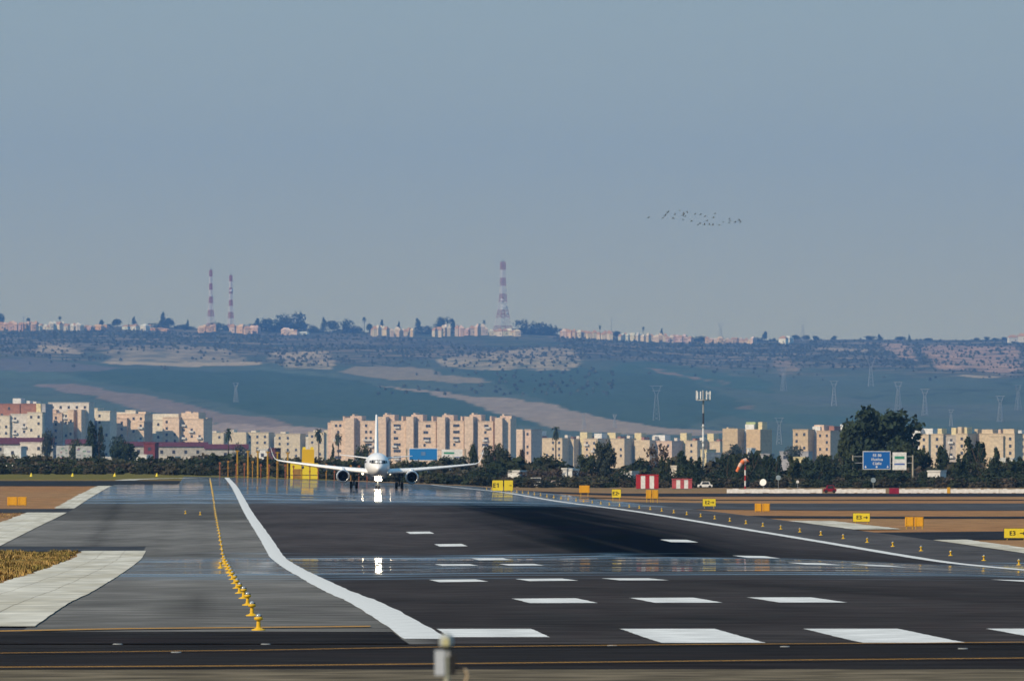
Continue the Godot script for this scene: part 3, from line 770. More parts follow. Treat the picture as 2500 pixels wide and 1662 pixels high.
	building("tower_block", "white rooftop block showing at the edge of the great dark tree", "tower block", 5400, 38, 8, [[2033, 2061, 1042, 0, white, "n"], [2046, 2052, 1036, -2, white, "n"]])
	building("apartment_block", "bright white block with a tan wing beside the great dark tree", "apartment block", 5000, 30, 9, [[2228, 2249, 1047, 0, white, "n"], [2228, 2270, 1046, -3, white, "n"], [2248, 2270, 1062, 1, sand, "w"]])
	building("apartment_block", "tan block with chimney-like roof boxes and white balconies", "apartment block", 4950, 24, 10, [[2275, 2304, 1061, 0, sand, "w"], [2304, 2337, 1064, -1.5, Color(0.5, 0.45, 0.4), "b"], [2336, 2363, 1060, 0.5, sand, "w"], [2283, 2293, 1046, -4, yellow, "n"], [2316, 2327, 1044, -4, yellow, "n"], [2331, 2340, 1042, -4, sand, "n"], [2347, 2353, 1043, -4, yellow, "n"]])
	building("apartment_block", "wide tan block with rooftop dishes and laundry-white balconies, last before the frame's edge", "apartment block", 4950, 24, 10, [[2393, 2477, 1060, 0, sand, "w"], [2418, 2452, 1066, 1.2, sand, "b"], [2391, 2417, 1048, -4, sand, "n"], [2428, 2434, 1048, -5, pink, "n"], [2440, 2466, 1047, -5, sand, "n"], [2372, 2379, 1047, -5, sand, "n"]])
	building("apartment_block", "sliver of a tan block with a white roof box at the frame's edge", "apartment block", 5000, 24, 10, [[2487, 2530, 1062, 0, sand, "w"], [2474, 2488, 1050, -4, white, "n"]])
	# low buildings nearer the field
	for e in [[-20, 128, 1068, 1084, 4600, "long purple-roofed shed below the first cream apartment block"], [288, 372, 1078, 1089, 4450, "short shed with a crimson roof below the peach block"], [374, 505, 1079, 1090, 4420, "long grey-walled shed with a plum red roof"], [500, 604, 1084, 1096, 4400, "low plum-roofed shed beside the lone palm"], [160, 212, 1072, 1084, 4550, "dark plum-roofed shed behind the leaning conifers"]]:
		var d: float = e[4]
		var ppm := LENS / d; var c := at((e[0] + e[1]) / 2.0, 1123, d); var base := ground(c.x, d)
		var w: float = (e[1] - e[0]) / ppm; var h := at(0, e[3], d).y - base; var rise := at(0, e[2], d).y - base
		var o := thing("shed", e[5], "shed", Vector3(c.x, base, -d), 0.0, "sheds below the apartment blocks")
		part("wall", boxed(Vector3(0, h / 2, -6), Vector3(w, h, 12)), wall_mat(Color(0.5, 0.47, 0.42)), o)
		var roof := st()
		quad(roof, Vector3(-w / 2 - 0.4, h, 0.5), Vector3(w / 2 + 0.4, h, 0.5), Vector3(w / 2 + 0.4, rise, -6), Vector3(-w / 2 - 0.4, rise, -6), Vector3(0, 1, 1))
		quad(roof, Vector3(-w / 2 - 0.4, h, -12.5), Vector3(w / 2 + 0.4, h, -12.5), Vector3(w / 2 + 0.4, rise, -6), Vector3(-w / 2 - 0.4, rise, -6), Vector3(0, 1, -1))
		for sx in [-1, 1]: quad(roof, Vector3(sx * w / 2, h, 0.0), Vector3(sx * w / 2, h, -12), Vector3(sx * w / 2, rise - 0.1, -6), Vector3(sx * w / 2, rise - 0.1, -6), Vector3(sx, 0, 0))
		part("roof", roof.commit(), wall_mat(Color(0.13, 0.04, 0.06)), o)
		for k in int(w / 4.5): part("window", pane_mesh, M.window, o, Vector3(-w / 2 + 3 + 4.5 * k, h - 2.0, 0.03))
	building("house", "dark red cube of a house between the two plum-roofed sheds", "house", 4350, 10, 8, [[350, 377, 1083, 0, Color(0.2, 0.05, 0.06), "w"]])
	var lows := [
		[244, 277, 1118, 3900, "white flat-roofed hut in the dark hedge", white], [312, 357, 1112, 4000, "white hut with a pale tilted roof west of the round tree", white], [390, 425, 1117, 4000, "white hut just east of the round tree", pale], [8, 50, 1092, 4300, "low white house under the purple shed roof", white], [48, 108, 1082, 4350, "grey white low house under the purple shed roof", pale],
		[450, 478, 1117, 4100, "pale hut among dark trees near the runway's far end", pale], [628, 652, 1098, 4300, "small white hut beside a dark red wall in the haze", white], [656, 672, 1096, 4250, "small dark red house wall in the haze", Color(0.13, 0.05, 0.06)],
		[1240, 1268, 1152, 2900, "white house between the first dark trees east of the aircraft", white], [1372, 1384, 1146, 2880, "first tiny white house east of the round tree", white], [1386, 1397, 1148, 2880, "second tiny white house east of the round tree", white], [1516, 1542, 1154, 2860, "white hut between the grey trees", white],
		[1636, 1652, 1140, 2900, "pale hut beside the pointed tree", pale], [1779, 1802, 1106, 4400, "salmon house with a pale roof above the windsock", pink], [1825, 1835, 1096, 4600, "small round-topped white house above the windsock", white], [1858, 1880, 1110, 4300, "grey house among the conifers", Color(0.4, 0.4, 0.42)],
		[1905, 1974, 1104, 4500, "long grey roofed hall under the tan tower", Color(0.42, 0.41, 0.43)], [1938, 1968, 1118, 4200, "yellow cream house under the grey hall", yellow], [2266, 2296, 1152, 2870, "white house with an orange roof edge behind the sign gantry", white], [2420, 2475, 1120, 3800, "large white shed roof among the last trees", white], [2440, 2482, 1138, 3700, "low mauve wall below the large white shed", Color(0.4, 0.34, 0.36)]]
	for e in lows:
		building("house", e[4], "house", e[3], 16, 7, [[e[0], e[1], e[2], 0, e[5], "w"], [e[0] + 3, (e[0] + e[1]) / 2.0, e[2] - 3, -3, e[5], "n"]], "low houses beyond the field")

	# houses along the crest of the hills
	var terra := Color(0.6, 0.32, 0.15)
	var rows := [[0, 92, 783, 792, 13, "orange terrace", Color(0.58, 0.34, 0.22), "in the unbroken western row"], [80, 132, 790, 799, 6, "cream villa", cream, "just below the western row"], [120, 200, 784, 798, 11, "pale villa", pale, "in the pale cluster east of the western row"], [205, 262, 790, 800, 5, "orange villa", Color(0.6, 0.36, 0.22), "beside the small conifers west of the twin masts"], [300, 372, 790, 797, 6, "white cottage", white, "in the gap between two conifers"], [366, 412, 800, 810, 3, "orange cottage", Color(0.6, 0.36, 0.22), "under the big round tree"], [486, 528, 790, 802, 5, "orange house", Color(0.62, 0.38, 0.26), "at the foot of the first mast"], [560, 634, 791, 803, 6, "salmon house", Color(0.62, 0.4, 0.29), "at the foot of the second mast"], [689, 726, 799, 815, 4, "pale pink villa", Color(0.68, 0.5, 0.4), "below the tall wood"], [729, 752, 810, 818, 2, "white villa", white, "just east of the pink villas"], [906, 960, 793, 811, 8, "cream villa", Color(0.66, 0.54, 0.42), "east of the thin palm"], [964, 1012, 797, 813, 6, "cream house", Color(0.64, 0.5, 0.38), "between the pointed conifers"], [1058, 1100, 788, 811, 6, "tall house", Color(0.62, 0.52, 0.44), "under the domed tree west of the great mast"], [1112, 1190, 790, 813, 9, "red-roofed house", Color(0.6, 0.42, 0.34), "west of the great mast"], [1194, 1268, 801, 812, 7, "cream hall", Color(0.7, 0.6, 0.46), "at the foot of the great mast"], [1368, 1412, 802, 815, 7, "orange roofed house", Color(0.62, 0.42, 0.3), "just east of the wood beyond the great mast"], [1412, 1496, 804, 823, 12, "cream house", Color(0.66, 0.54, 0.4), "in the stepped row beside the thin pole"], [1512, 1560, 809, 824, 8, "pale house", pale, "east of the round bush on the crest"], [1560, 1628, 812, 829, 10, "cream terrace", Color(0.64, 0.5, 0.36), "around the small crest palm"], [1628, 1690, 815, 830, 8, "pink terrace", Color(0.56, 0.38, 0.34), "before the dark bush of the eastern crest"], [1722, 1845, 821, 836, 15, "salmon terrace", Color(0.62, 0.44, 0.34), "in the last eastern row"], [1905, 1934, 818, 831, 2, "white villa", white, "alone among the eastern bushes"], [2466, 2506, 812, 828, 2, "large white house", white, "at the eastern end of the crest"]]
	for e in rows:
		var n: int = e[4]
		for k in n:
			var px := lerpf(e[0], e[1], (k + 0.5) / n) + rng.randf_range(-2, 2)
			var w: float = (e[1] - e[0]) / float(n) * rng.randf_range(0.8, 1.25)
			var d := rng.randf_range(12180.0, 12330.0); var ppm := LENS / d
			var c := at(px, 800, d); var base := ground(c.x, d) - 1.0
			var top := at(px, lerpf(e[2], (e[2] + e[3]) / 2.0, rng.randf()), d).y - base
			top = maxf(top, 4.0)
			var wide: float = 1.15 * w / ppm
			var who := "only" if n == 1 else ordinal(k + 1)
			var o := thing("house", "%s %s %s, on the crest" % [who, e[5], e[7]], "house", Vector3(c.x, base, -d), deg_to_rad(rng.randf_range(-35, 15)), "houses on the hill crest")
			var col: Color = e[6]
			col = (Color(col.r * 1.22, col.g * 1.14, col.b * 0.82)).lerp(white, rng.randf() * 0.25) * rng.randf_range(0.85, 1.15)
			col = Color(snappedf(col.r, 0.06), snappedf(col.g, 0.06), snappedf(col.b, 0.06))
			var eave := top * 0.72
			part("wall", boxed(Vector3(0, eave / 2, 0), Vector3(wide, eave, 8)), wall_mat(col), o)
			var s := st()
			var a := Vector3(-wide / 2 - 0.4, eave, 4.4); var b := Vector3(wide / 2 + 0.4, eave, 4.4); var r0 := Vector3(-wide / 4, top, 0); var r1 := Vector3(wide / 4, top, 0)
			quad(s, a, b, r1, r0, Vector3(0, 1, 1)); quad(s, a * Vector3(1, 1, -1), b * Vector3(1, 1, -1), r1, r0, Vector3(0, 1, -1))
			quad(s, a, a * Vector3(1, 1, -1), r0, r0, Vector3(-1, 1, 0)); quad(s, b, b * Vector3(1, 1, -1), r1, r1, Vector3(1, 1, 0))
			part("roof", s.commit(), wall_mat(terra if rng.randf() < 0.5 else col * 1.1), o)
			if wide > 4.0: part("window", pane_mesh, M.window, o, Vector3(wide * 0.2, eave * 0.55, 4.03))
	# the three red and white masts
	lattice_mast(514, 786, 659, 12420, 17, 5, "taller of the twin red and white lattice masts on the crest", 3)
	lattice_mast(563, 789, 672, 12420, 14, 5, "shorter of the twin red and white lattice masts, the one with a white dish", 2)
	lattice_mast(1228, 808, 639, 12400, 38, 9, "great red and white broadcast mast hung with dishes, standing alone on the crest", 8)
	# steel pylons down the slopes
	var pyl := [[575, 982, 935, 9000, "alone above the cream western blocks"], [1426, 1048, 1008, 7600, "first on the tan strip"], [1501, 1044, 1012, 7700, "dark one on the tan strip"], [1603, 1026, 942, 8200, "tall one west of the antenna mast"], [1760, 835, 790, 12300, "on the skyline above the salmon houses"], [1914, 955, 896, 10000, "high on the slope above the tan tower"], [1961, 838, 785, 12300, "on the skyline east of the white villa"], [2037, 991, 930, 9000, "slim one above the great dark tree"], [2127, 943, 878, 10400, "Y-topped one high on the eastern slope"], [2194, 1002, 933, 8800, "tall slim one east of the great tree's top"], [2259, 1014, 950, 8500, "broad-headed one above the white block"], [2323, 1040, 1000, 8000, "short thin one above the roof boxes"], [2443, 1030, 967, 8200, "above the rooftop dishes"], [2487, 1002, 940, 8800, "last one at the frame's edge"], [1903, 1085, 1020, 6600, "near pale one between the tan towers"]]
	for e in pyl: pylon(e[0], e[1], e[2], e[3], "grey steel lattice pylon, %s" % e[4])
	var thin := [[1493, 822, 775, 12350, "thin bare pole rising from the cream crest houses"], [56, 790, 771, 12400, "thin post among the orange western terrace"]]
	for e in thin:
		var p := at(e[0], e[1], e[3]); var q := at(e[0], e[2], e[3])
		var g := ground(p.x, e[3])
		var o := thing("pole", e[4], "pole", Vector3(p.x, g, -e[3]))
		part("shaft", rod(Vector3.ZERO, Vector3(0, q.y - g, 0), 0.45, 0.2), M.grey, o)
		part("crossarm", boxed(Vector3(0, q.y - g - 1.5, 0), Vector3(2.4, 0.4, 0.4)), M.grey, o)

func lattice_mast(px: float, ybase: float, ytop: float, d: float, wb: float, wt: float, label: String, dishes: int) -> void:
	var c := at(px, ybase, d); var g := ground(c.x, d); var ppm := LENS / d
	var h := at(px, ytop, d).y - g
	var o := thing("lattice_mast", label, "mast", Vector3(c.x, g, -d), 0.5)
	var red := mat(0.34, 0.07, 0.07, 0.7); var white := mat(0.66, 0.62, 0.56, 0.7)
	var bands := 9
	var half := func(t: float) -> float: return (lerpf(wt, wb, pow(1.0 - minf(t / 0.8, 1.0), 2.2)) / 2.0) / ppm
	for k in bands:
		var s := st()
		var t0 := float(k) / bands; var t1 := float(k + 1) / bands
		var a: float = half.call(t0); var b: float = half.call(t1)
		for e in [[-1, -1], [1, -1], [1, 1], [-1, 1]]:
			tube(s, Vector3(e[0] * a, t0 * h, e[1] * a), Vector3(e[0] * b, t1 * h, e[1] * b), 0.34, 0.3, 5, false)
		for j in 2:
			var u0 := lerpf(t0, t1, j / 2.0); var u1 := lerpf(t0, t1, (j + 1) / 2.0)
			var p: float = half.call(u0); var q: float = half.call(u1)
			for e in [[-1, -1, 1, -1], [1, -1, 1, 1], [1, 1, -1, 1], [-1, 1, -1, -1]]:
				tube(s, Vector3(e[0] * p, u0 * h, e[1] * p), Vector3(e[2] * q, u1 * h, e[3] * q), 0.18, 0.18, 4, false)
				tube(s, Vector3(e[2] * p, u0 * h, e[3] * p), Vector3(e[0] * q, u1 * h, e[1] * q), 0.18, 0.18, 4, false)
				tube(s, Vector3(e[0] * q, u1 * h, e[1] * q), Vector3(e[2] * q, u1 * h, e[3] * q), 0.18, 0.18, 4, false)
		part("red_section" if k % 2 == 0 else "white_section", s.commit(), red if k % 2 == 0 else white, o)
	part("antenna", rod(Vector3(0, h, 0), Vector3(0, h + 4, 0), 0.3, 0.12), M.dark, o)
	for k in dishes:
		var t := rng.randf_range(0.22, 0.75); var r: float = half.call(t) + 0.6
		var a := rng.randf_range(0.3, 2.8)
		var p := Vector3(cos(a) * r, t * h, sin(a) * r); var n := Vector3(cos(a), 0, sin(a))
		part("dish", rod(p, p + n * 0.7, rng.randf_range(0.8, 1.3), -1, 10), M.white, o)

func pylon(px: float, ybase: float, ytop: float, d: float, label: String) -> void:
	var q := spot(px, ybase, 6000.0)
	var dd := clampf(q.y, d * 0.85, d * 1.15) if q.y < 12450.0 else d
	var c := at(px, ybase, dd); var g := ground(c.x, dd); var h := maxf(at(px, ytop, dd).y - g, 8.0)
	var o := thing("pylon", label, "pylon", Vector3(c.x, g, -dd), rng.randf_range(-0.6, 0.6), "pylons on the slopes")
	var s := st(); var w := h * 0.1
	for e in [[-1, -1], [1, -1], [1, 1], [-1, 1]]:
		tube(s, Vector3(e[0] * w, 0, e[1] * w), Vector3(e[0] * w * 0.35, h * 0.75, e[1] * w * 0.35), 0.12, 0.1, 4, false)
		tube(s, Vector3(e[0] * w * 0.35, h * 0.75, e[1] * w * 0.35), Vector3(e[0] * w * 1.3, h, e[1] * w * 0.3), 0.1, 0.09, 4, false)
	for k in 6:
		var t0 := k / 6.0; var t1 := (k + 1) / 6.0
		var a := lerpf(w, w * 0.35, t0); var b := lerpf(w, w * 0.35, t1)
		for e in [[-1, -1, 1, -1], [1, -1, 1, 1], [1, 1, -1, 1], [-1, 1, -1, -1]]:
			tube(s, Vector3(e[0] * a, t0 * h * 0.75, e[1] * a), Vector3(e[2] * b, t1 * h * 0.75, e[3] * b), 0.09, 0.09, 3, false)
	part("frame", s.commit(), M.steel, o)
	var arm := st()
	tube(arm, Vector3(-w * 1.9, h, 0), Vector3(w * 1.9, h, 0), 0.12, 0.12, 4)
	tube(arm, Vector3(-w * 1.3, h * 0.86, 0), Vector3(w * 1.3, h * 0.86, 0), 0.12, 0.12, 4)
	part("crossarm", arm.commit(), M.steel, o)

# ---------------------------------------------------------------- trees
var crowns := {}
var leaf_mats := []
var trunk_mesh: ArrayMesh
func crown(kind: String, seed_: int) -> ArrayMesh:
	var key := kind + str(seed_)
	if crowns.has(key): return crowns[key]
	var s := st(); var r := RandomNumberGenerator.new(); r.seed = seed_ * 31 + 5
	var lobes := []
	match kind:
		"round":
			for k in 9: lobes.append([Vector3(r.randf_range(-0.26, 0.26), r.randf_range(0.38, 0.76), r.randf_range(-0.26, 0.26)), r.randf_range(0.17, 0.26), 60])
		"broad":
			for k in 22:
				var y := r.randf_range(0.25, 0.86); var w := 0.4 * sqrt(maxf(0.1, 1.0 - pow(absf(y - 0.45) / 0.5, 2.0)))
				lobes.append([Vector3(r.randf_range(-w, w), y, r.randf_range(-w, w)), r.randf_range(0.14, 0.21), 75])
		"cone":
			for k in 16:
				var t := (k + 0.5) / 16.0; var w := 0.42 * pow(1.0 - t, 0.8) + 0.03
				var a := r.randf() * TAU
				lobes.append([Vector3(cos(a) * w * 0.45, lerpf(0.08, 0.95, t), sin(a) * w * 0.45), maxf(w * 0.72, 0.05), 34])
		"spire":
			for k in 3:
				var ox := r.randf_range(-0.3, 0.3); var oz := r.randf_range(-0.3, 0.3); var top := r.randf_range(0.72, 1.0)
				for j in 9:
					var t := (j + 0.5) / 9.0; var w := 0.24 * pow(1.0 - t, 0.7) + 0.03
					lobes.append([Vector3(ox, lerpf(0.05, top - 0.04, t), oz), w, 26])
		"bush":
			for k in 10: lobes.append([Vector3(r.randf_range(-0.36, 0.36), r.randf_range(0.1, 0.72), r.randf_range(-0.36, 0.36)), r.randf_range(0.17, 0.27), 50])
		"bare":
			for k in 12: lobes.append([Vector3(r.randf_range(-0.32, 0.32), r.randf_range(0.3, 0.86), r.randf_range(-0.32, 0.32)), r.randf_range(0.12, 0.2), 26])
		"palm":
			pass
	for e in lobes:
		var tone := r.randf_range(0.72, 1.25)
		for k in e[2]:
			var v := Vector3(r.randfn(), r.randfn(), r.randfn()).normalized()
			var p: Vector3 = e[0] + v * e[1] * pow(r.randf(), 0.4)
			for again in 3:
				leafy(s, p + Vector3(r.randfn(), r.randfn(), r.randfn()) * 0.022, r.randf_range(0.03, 0.068), v, r, tone)
	if kind == "palm":
		for k in 46:
			var a := r.randf() * TAU; var up := r.randf_range(-0.8, 1.3)
			var dir := Vector3(cos(a), up, sin(a)).normalized()
			var p := Vector3(0, 0.8, 0); var side := Vector3(-sin(a), 0, cos(a)) * 0.05
			for j in 3:
				var q := p + Vector3(dir.x * 0.15, dir.y * 0.085, dir.z * 0.15)
				dir = (dir + Vector3(0, -0.5, 0)).normalized()
				var t := r.randf_range(0.7, 1.2); s.set_color(Color(t, t, t))
				quad(s, p - side, p + side, q + side * 0.8, q - side * 0.8, Vector3(0, 1, 0.3))
				p = q
	crowns[key] = s.commit()
	return crowns[key]

func tree(kind: String, called: String, label: String, px: float, wide: float, ytop: float, d: float, tint := 0, group := "", sink := 0.0) -> Node3D:
	if leaf_mats.is_empty():
		for c in [Color(0.045, 0.06, 0.03), Color(0.03, 0.046, 0.028), Color(0.07, 0.075, 0.035), Color(0.085, 0.066, 0.055), Color(0.05, 0.062, 0.045)]:
			var m := tinted(0.9, 0.15); m.albedo_color = c.linear_to_srgb(); leaf_mats.append(m)
		var s := st()
		tube(s, Vector3(0, -0.02, 0), Vector3(0.01, 0.45, 0), 0.035, 0.022, 7, false)
		tube(s, Vector3(0.01, 0.4, 0), Vector3(0.2, 0.72, 0.05), 0.02, 0.008, 5, false)
		tube(s, Vector3(0.0, 0.36, 0), Vector3(-0.18, 0.66, -0.08), 0.018, 0.007, 5, false)
		tube(s, Vector3(0.01, 0.44, 0), Vector3(-0.04, 0.82, 0.08), 0.018, 0.006, 5, false)
		trunk_mesh = s.commit()
	var c := at(px, 1123, d); var g := ground(c.x, d) - sink
	var h := maxf(at(px, ytop, d).y - g, 1.0); var w := wide * d / LENS * (1.45 if kind == "spire" or kind == "cone" else 1.15)
	var o := thing(called, label, "tree", Vector3(c.x, g, -d), rng.randf() * TAU, group)
	o.scale = Vector3(w, h, w)
	if kind == "palm":
		part("trunk", rod(Vector3(0, -0.02, 0), Vector3(0.01, 0.8, 0), 0.06, 0.045), M.trunk, o)
	else:
		part("trunk", trunk_mesh, M.trunk, o)
	part("crown", crown(kind, rng.randi_range(1, 3)), leaf_mats[tint], o)
	return o

func make_trees() -> void:
	# trees standing between the field and the town
	var t := [
		["spire", "conifer_tree", "tall dark conifer rising before the low stepped cream block", 241, 46, 1014, 3900, 1],
		["cone", "conifer_tree", "smaller conifer on the west side of the tall dark conifer", 216, 34, 1040, 3950, 1],
		["round", "tree", "bluish bushy tree against the first cream apartment block's east corner", 116, 40, 1032, 4300, 4],
		["round", "tree", "low dark tree between the bluish tree and the conifers", 182, 40, 1062, 4100, 0],
		["round", "tree", "dark spreading tree at the foot of the peach block's bays", 284, 50, 1053, 4200, 1],
		["broad", "tree", "leaning dark tree before the short crimson roofed shed", 300, 60, 1082, 3800, 1],
		["round", "tree", "round dark tree between two white huts", 370, 58, 1112, 3500, 1],
		["bush", "tree", "broad olive green tree at the western end of the hedge line", 30, 110, 1100, 3200, 2],
		["bush", "tree", "olive green tree with a dark side before the purple roofed shed", 92, 80, 1098, 3200, 0],
		["bush", "tree", "dark tree under the first pale billboard", 172, 90, 1112, 3200, 1],
		["bush", "tree", "dark rounded tree under the second pale billboard", 216, 70, 1108, 3200, 0],
		["bush", "tree", "brownish tree beside the white flat-roofed hut", 262, 60, 1120, 3300, 3],
		["bush", "tree", "low green tree east of the white flat-roofed hut", 316, 66, 1128, 3200, 0],
		["bush", "tree", "grey mauve bush between the round tree and the long grey shed", 415, 50, 1126, 3250, 3],
		["bush", "tree", "green tree before the long grey-walled shed", 462, 80, 1118, 3100, 0],
		["bush", "tree", "dark green tree where the runway light row ends", 520, 90, 1116, 3000, 1],
		["bush", "tree", "dark blue-green tree behind the yellow approach masts", 590, 100, 1112, 3050, 4],
		["bush", "tree", "dark tree behind the yellow equipment tower", 690, 110, 1116, 3050, 1],
		["bush", "tree", "brown leafed tree beneath the aircraft's tailplane", 800, 90, 1114, 3050, 3],
		["bush", "tree", "dark tree hidden behind the aircraft's fuselage", 880, 90, 1114, 3050, 0],
		["round", "tree", "dark tree at the foot of the pink slab close to the tail fin", 886, 40, 1076, 3700, 0],
		["bush", "tree", "dark tree under the first blue road sign", 1020, 120, 1108, 3050, 1],
		["broad", "tree", "dusky tree below the white and green road sign", 1100, 90, 1112, 3050, 4],
		["round", "tree", "small dark tree climbing the pink slab's last bay", 1154, 26, 1066, 3600, 0],
		["palm", "palm_tree", "lone palm before the pale row with a leaning bush beside it", 557, 26, 1034, 4200, 1],
		["bush", "tree", "leaning dark bush east of the lone palm", 586, 44, 1064, 4250, 4],
		["palm", "palm_tree", "dark oval palm crown floating before the pale row", 778, 25, 1034, 4200, 1],
		["palm", "palm_tree", "smaller dark palm against the pink slab's west end", 826, 22, 1046, 4200, 0],
		["palm", "palm_tree", "round-headed palm above the sand blocks", 1357, 26, 1028, 4400, 0],
		["cone", "conifer_tree", "slim dark conifer between palm and aircraft tail", 812, 16, 1082, 3800, 1],
		["broad", "tree", "tall smoky dark tree at the pink slab's shaded east end", 1212, 56, 1084, 3000, 4],
		["cone", "conifer_tree", "pointed grey tree east of the smoky dark tree", 1272, 40, 1096, 3050, 3],
		["round", "tree", "large round deep green tree under the round-headed palm", 1335, 88, 1098, 3000, 1],
		["bush", "tree", "brown shrubby tree below the large round tree", 1300, 90, 1140, 2900, 3],
		["bush", "tree", "brown thicket behind the parked white vehicles", 1370, 80, 1138, 2880, 3],
		["broad", "tree", "grey-green tree east of the tiny white houses", 1432, 50, 1106, 3000, 0],
		["broad", "tree", "tall grey-green tree before the bright stair tower", 1476, 48, 1074, 3000, 4],
		["bush", "tree", "dark bush between the tall grey-green tree and the chequered hut", 1520, 66, 1132, 2850, 1],
		["round", "tree", "dark tree west of the purple-brown tree", 1562, 46, 1104, 3000, 1],
		["bare", "tree", "purple-brown half bare tree behind the red and white cabins", 1606, 66, 1080, 3000, 3],
		["cone", "conifer_tree", "dark pointed tree east of the purple-brown tree", 1664, 50, 1098, 2900, 1],
		["spire", "conifer_tree", "dark conifer just before the antenna mast's foot", 1696, 44, 1108, 2850, 1],
		["bush", "tree", "dark bush below the grey-blue board", 1744, 66, 1134, 2850, 1],
		["round", "tree", "mauve bushy tree under the first blank tan tower", 1790, 60, 1078, 4200, 4],
		["bush", "tree", "dark tree between grey-blue board and windsock", 1786, 50, 1106, 2900, 0],
		["spire", "conifer_tree", "twin-topped conifer beneath the green-topped tower", 1840, 44, 1090, 2950, 1],
		["bush", "tree", "low dark conifer clump behind the windsock pole", 1826, 60, 1128, 2800, 1],
		["spire", "conifer_tree", "slender conifer group before the long grey hall", 1896, 42, 1102, 2900, 1],
		["spire", "conifer_tree", "slender conifer group before the yellow cream house", 1930, 44, 1104, 2880, 0],
		["round", "tree", "bluish tree between the two pairs of tan towers", 1936, 50, 1080, 4300, 4],
		["spire", "conifer_tree", "dark conifer group under the tan tower with the white core", 1984, 46, 1104, 2880, 1],
		["spire", "conifer_tree", "dark conifer group at the west foot of the great tree", 2020, 46, 1098, 2900, 0],
		["broad", "tree", "great dark eucalyptus towering over the blue road sign", 2158, 168, 990, 3000, 1],
		["broad", "tree", "western limb tree of the great dark eucalyptus", 2078, 66, 1022, 3050, 0],
		["bush", "tree", "dark undergrowth tree below the great eucalyptus", 2066, 80, 1110, 2880, 1],
		["bush", "tree", "dark undergrowth tree straight behind the blue road sign", 2140, 90, 1100, 2950, 1],
		["broad", "tree", "dark tree on the eastern flank of the great eucalyptus", 2226, 70, 1082, 2950, 0],
		["bush", "tree", "low dark tree east of the sign gantry", 2270, 70, 1130, 2880, 1],
		["spire", "conifer_tree", "pointed dark conifer before the chimney-roofed tan block", 2316, 52, 1072, 2950, 1],
		["bush", "tree", "dark tree between the two eastern conifers", 2352, 56, 1112, 2900, 0],
		["spire", "conifer_tree", "tallest dark conifer of the eastern end", 2388, 62, 1054, 2950, 1],
		["bush", "tree", "brown green tree under the large white shed roof", 2430, 74, 1104, 2900, 2],
		["cone", "conifer_tree", "dark conifer at the eastern end below the sliver of tan block", 2490, 56, 1114, 2880, 1],
		["bush", "tree", "dark hedge tree in front of the eastern conifers", 2400, 110, 1140, 2800, 1],
		["bush", "tree", "last dark hedge tree by the white wall's eastern end", 2476, 90, 1144, 2800, 0],
		["bush", "tree", "dark hedge tree behind the red car", 2000, 90, 1140, 2800, 1],
		["bush", "tree", "dark hedge tree behind the gantry's east post", 2210, 110, 1146, 2800, 1],
		["bush", "tree", "dark hedge tree behind the gantry's west post", 2090, 90, 1142, 2800, 0],
		["bush", "tree", "dark hedge tree behind the small dish aerial", 1880, 90, 1136, 2800, 1],
		["bush", "tree", "dark hedge tree behind the second chequered cabin", 1650, 90, 1134, 2800, 0],
		["spire", "conifer_tree", "dark pointed conifer between the striped cabins", 1628, 34, 1106, 2860, 0],
		["spire", "conifer_tree", "dark pointed conifer group under the first blank tan tower", 1776, 40, 1100, 2880, 1],
		["spire", "conifer_tree", "dark pointed conifer behind the windsock's cloth", 1806, 36, 1104, 2860, 0],
		["cone", "conifer_tree", "dark pointed conifer above the dish aerial", 1868, 34, 1112, 2860, 1],
		["spire", "conifer_tree", "dark pointed conifer above the red car", 2004, 44, 1106, 2860, 1],
		["spire", "conifer_tree", "dark pointed conifer just west of the sign gantry", 2056, 46, 1092, 2880, 0],
		["cone", "conifer_tree", "dark pointed conifer in front of the rooftop-dish block", 2432, 44, 1092, 2860, 1],
		["spire", "conifer_tree", "dark pointed conifer before the white balconies of the tan block", 2338, 40, 1100, 2860, 1],
		["spire", "conifer_tree", "dark pointed conifer beside the sliver of tan block", 2462, 40, 1108, 2860, 0],
		["bush", "tree", "dark hedge tree close to the twin yellow boards", 1190, 90, 1126, 2850, 1]]
	for e in t: tree(e[0], e[1], e[2], e[3], e[4], e[5], e[6], e[7])
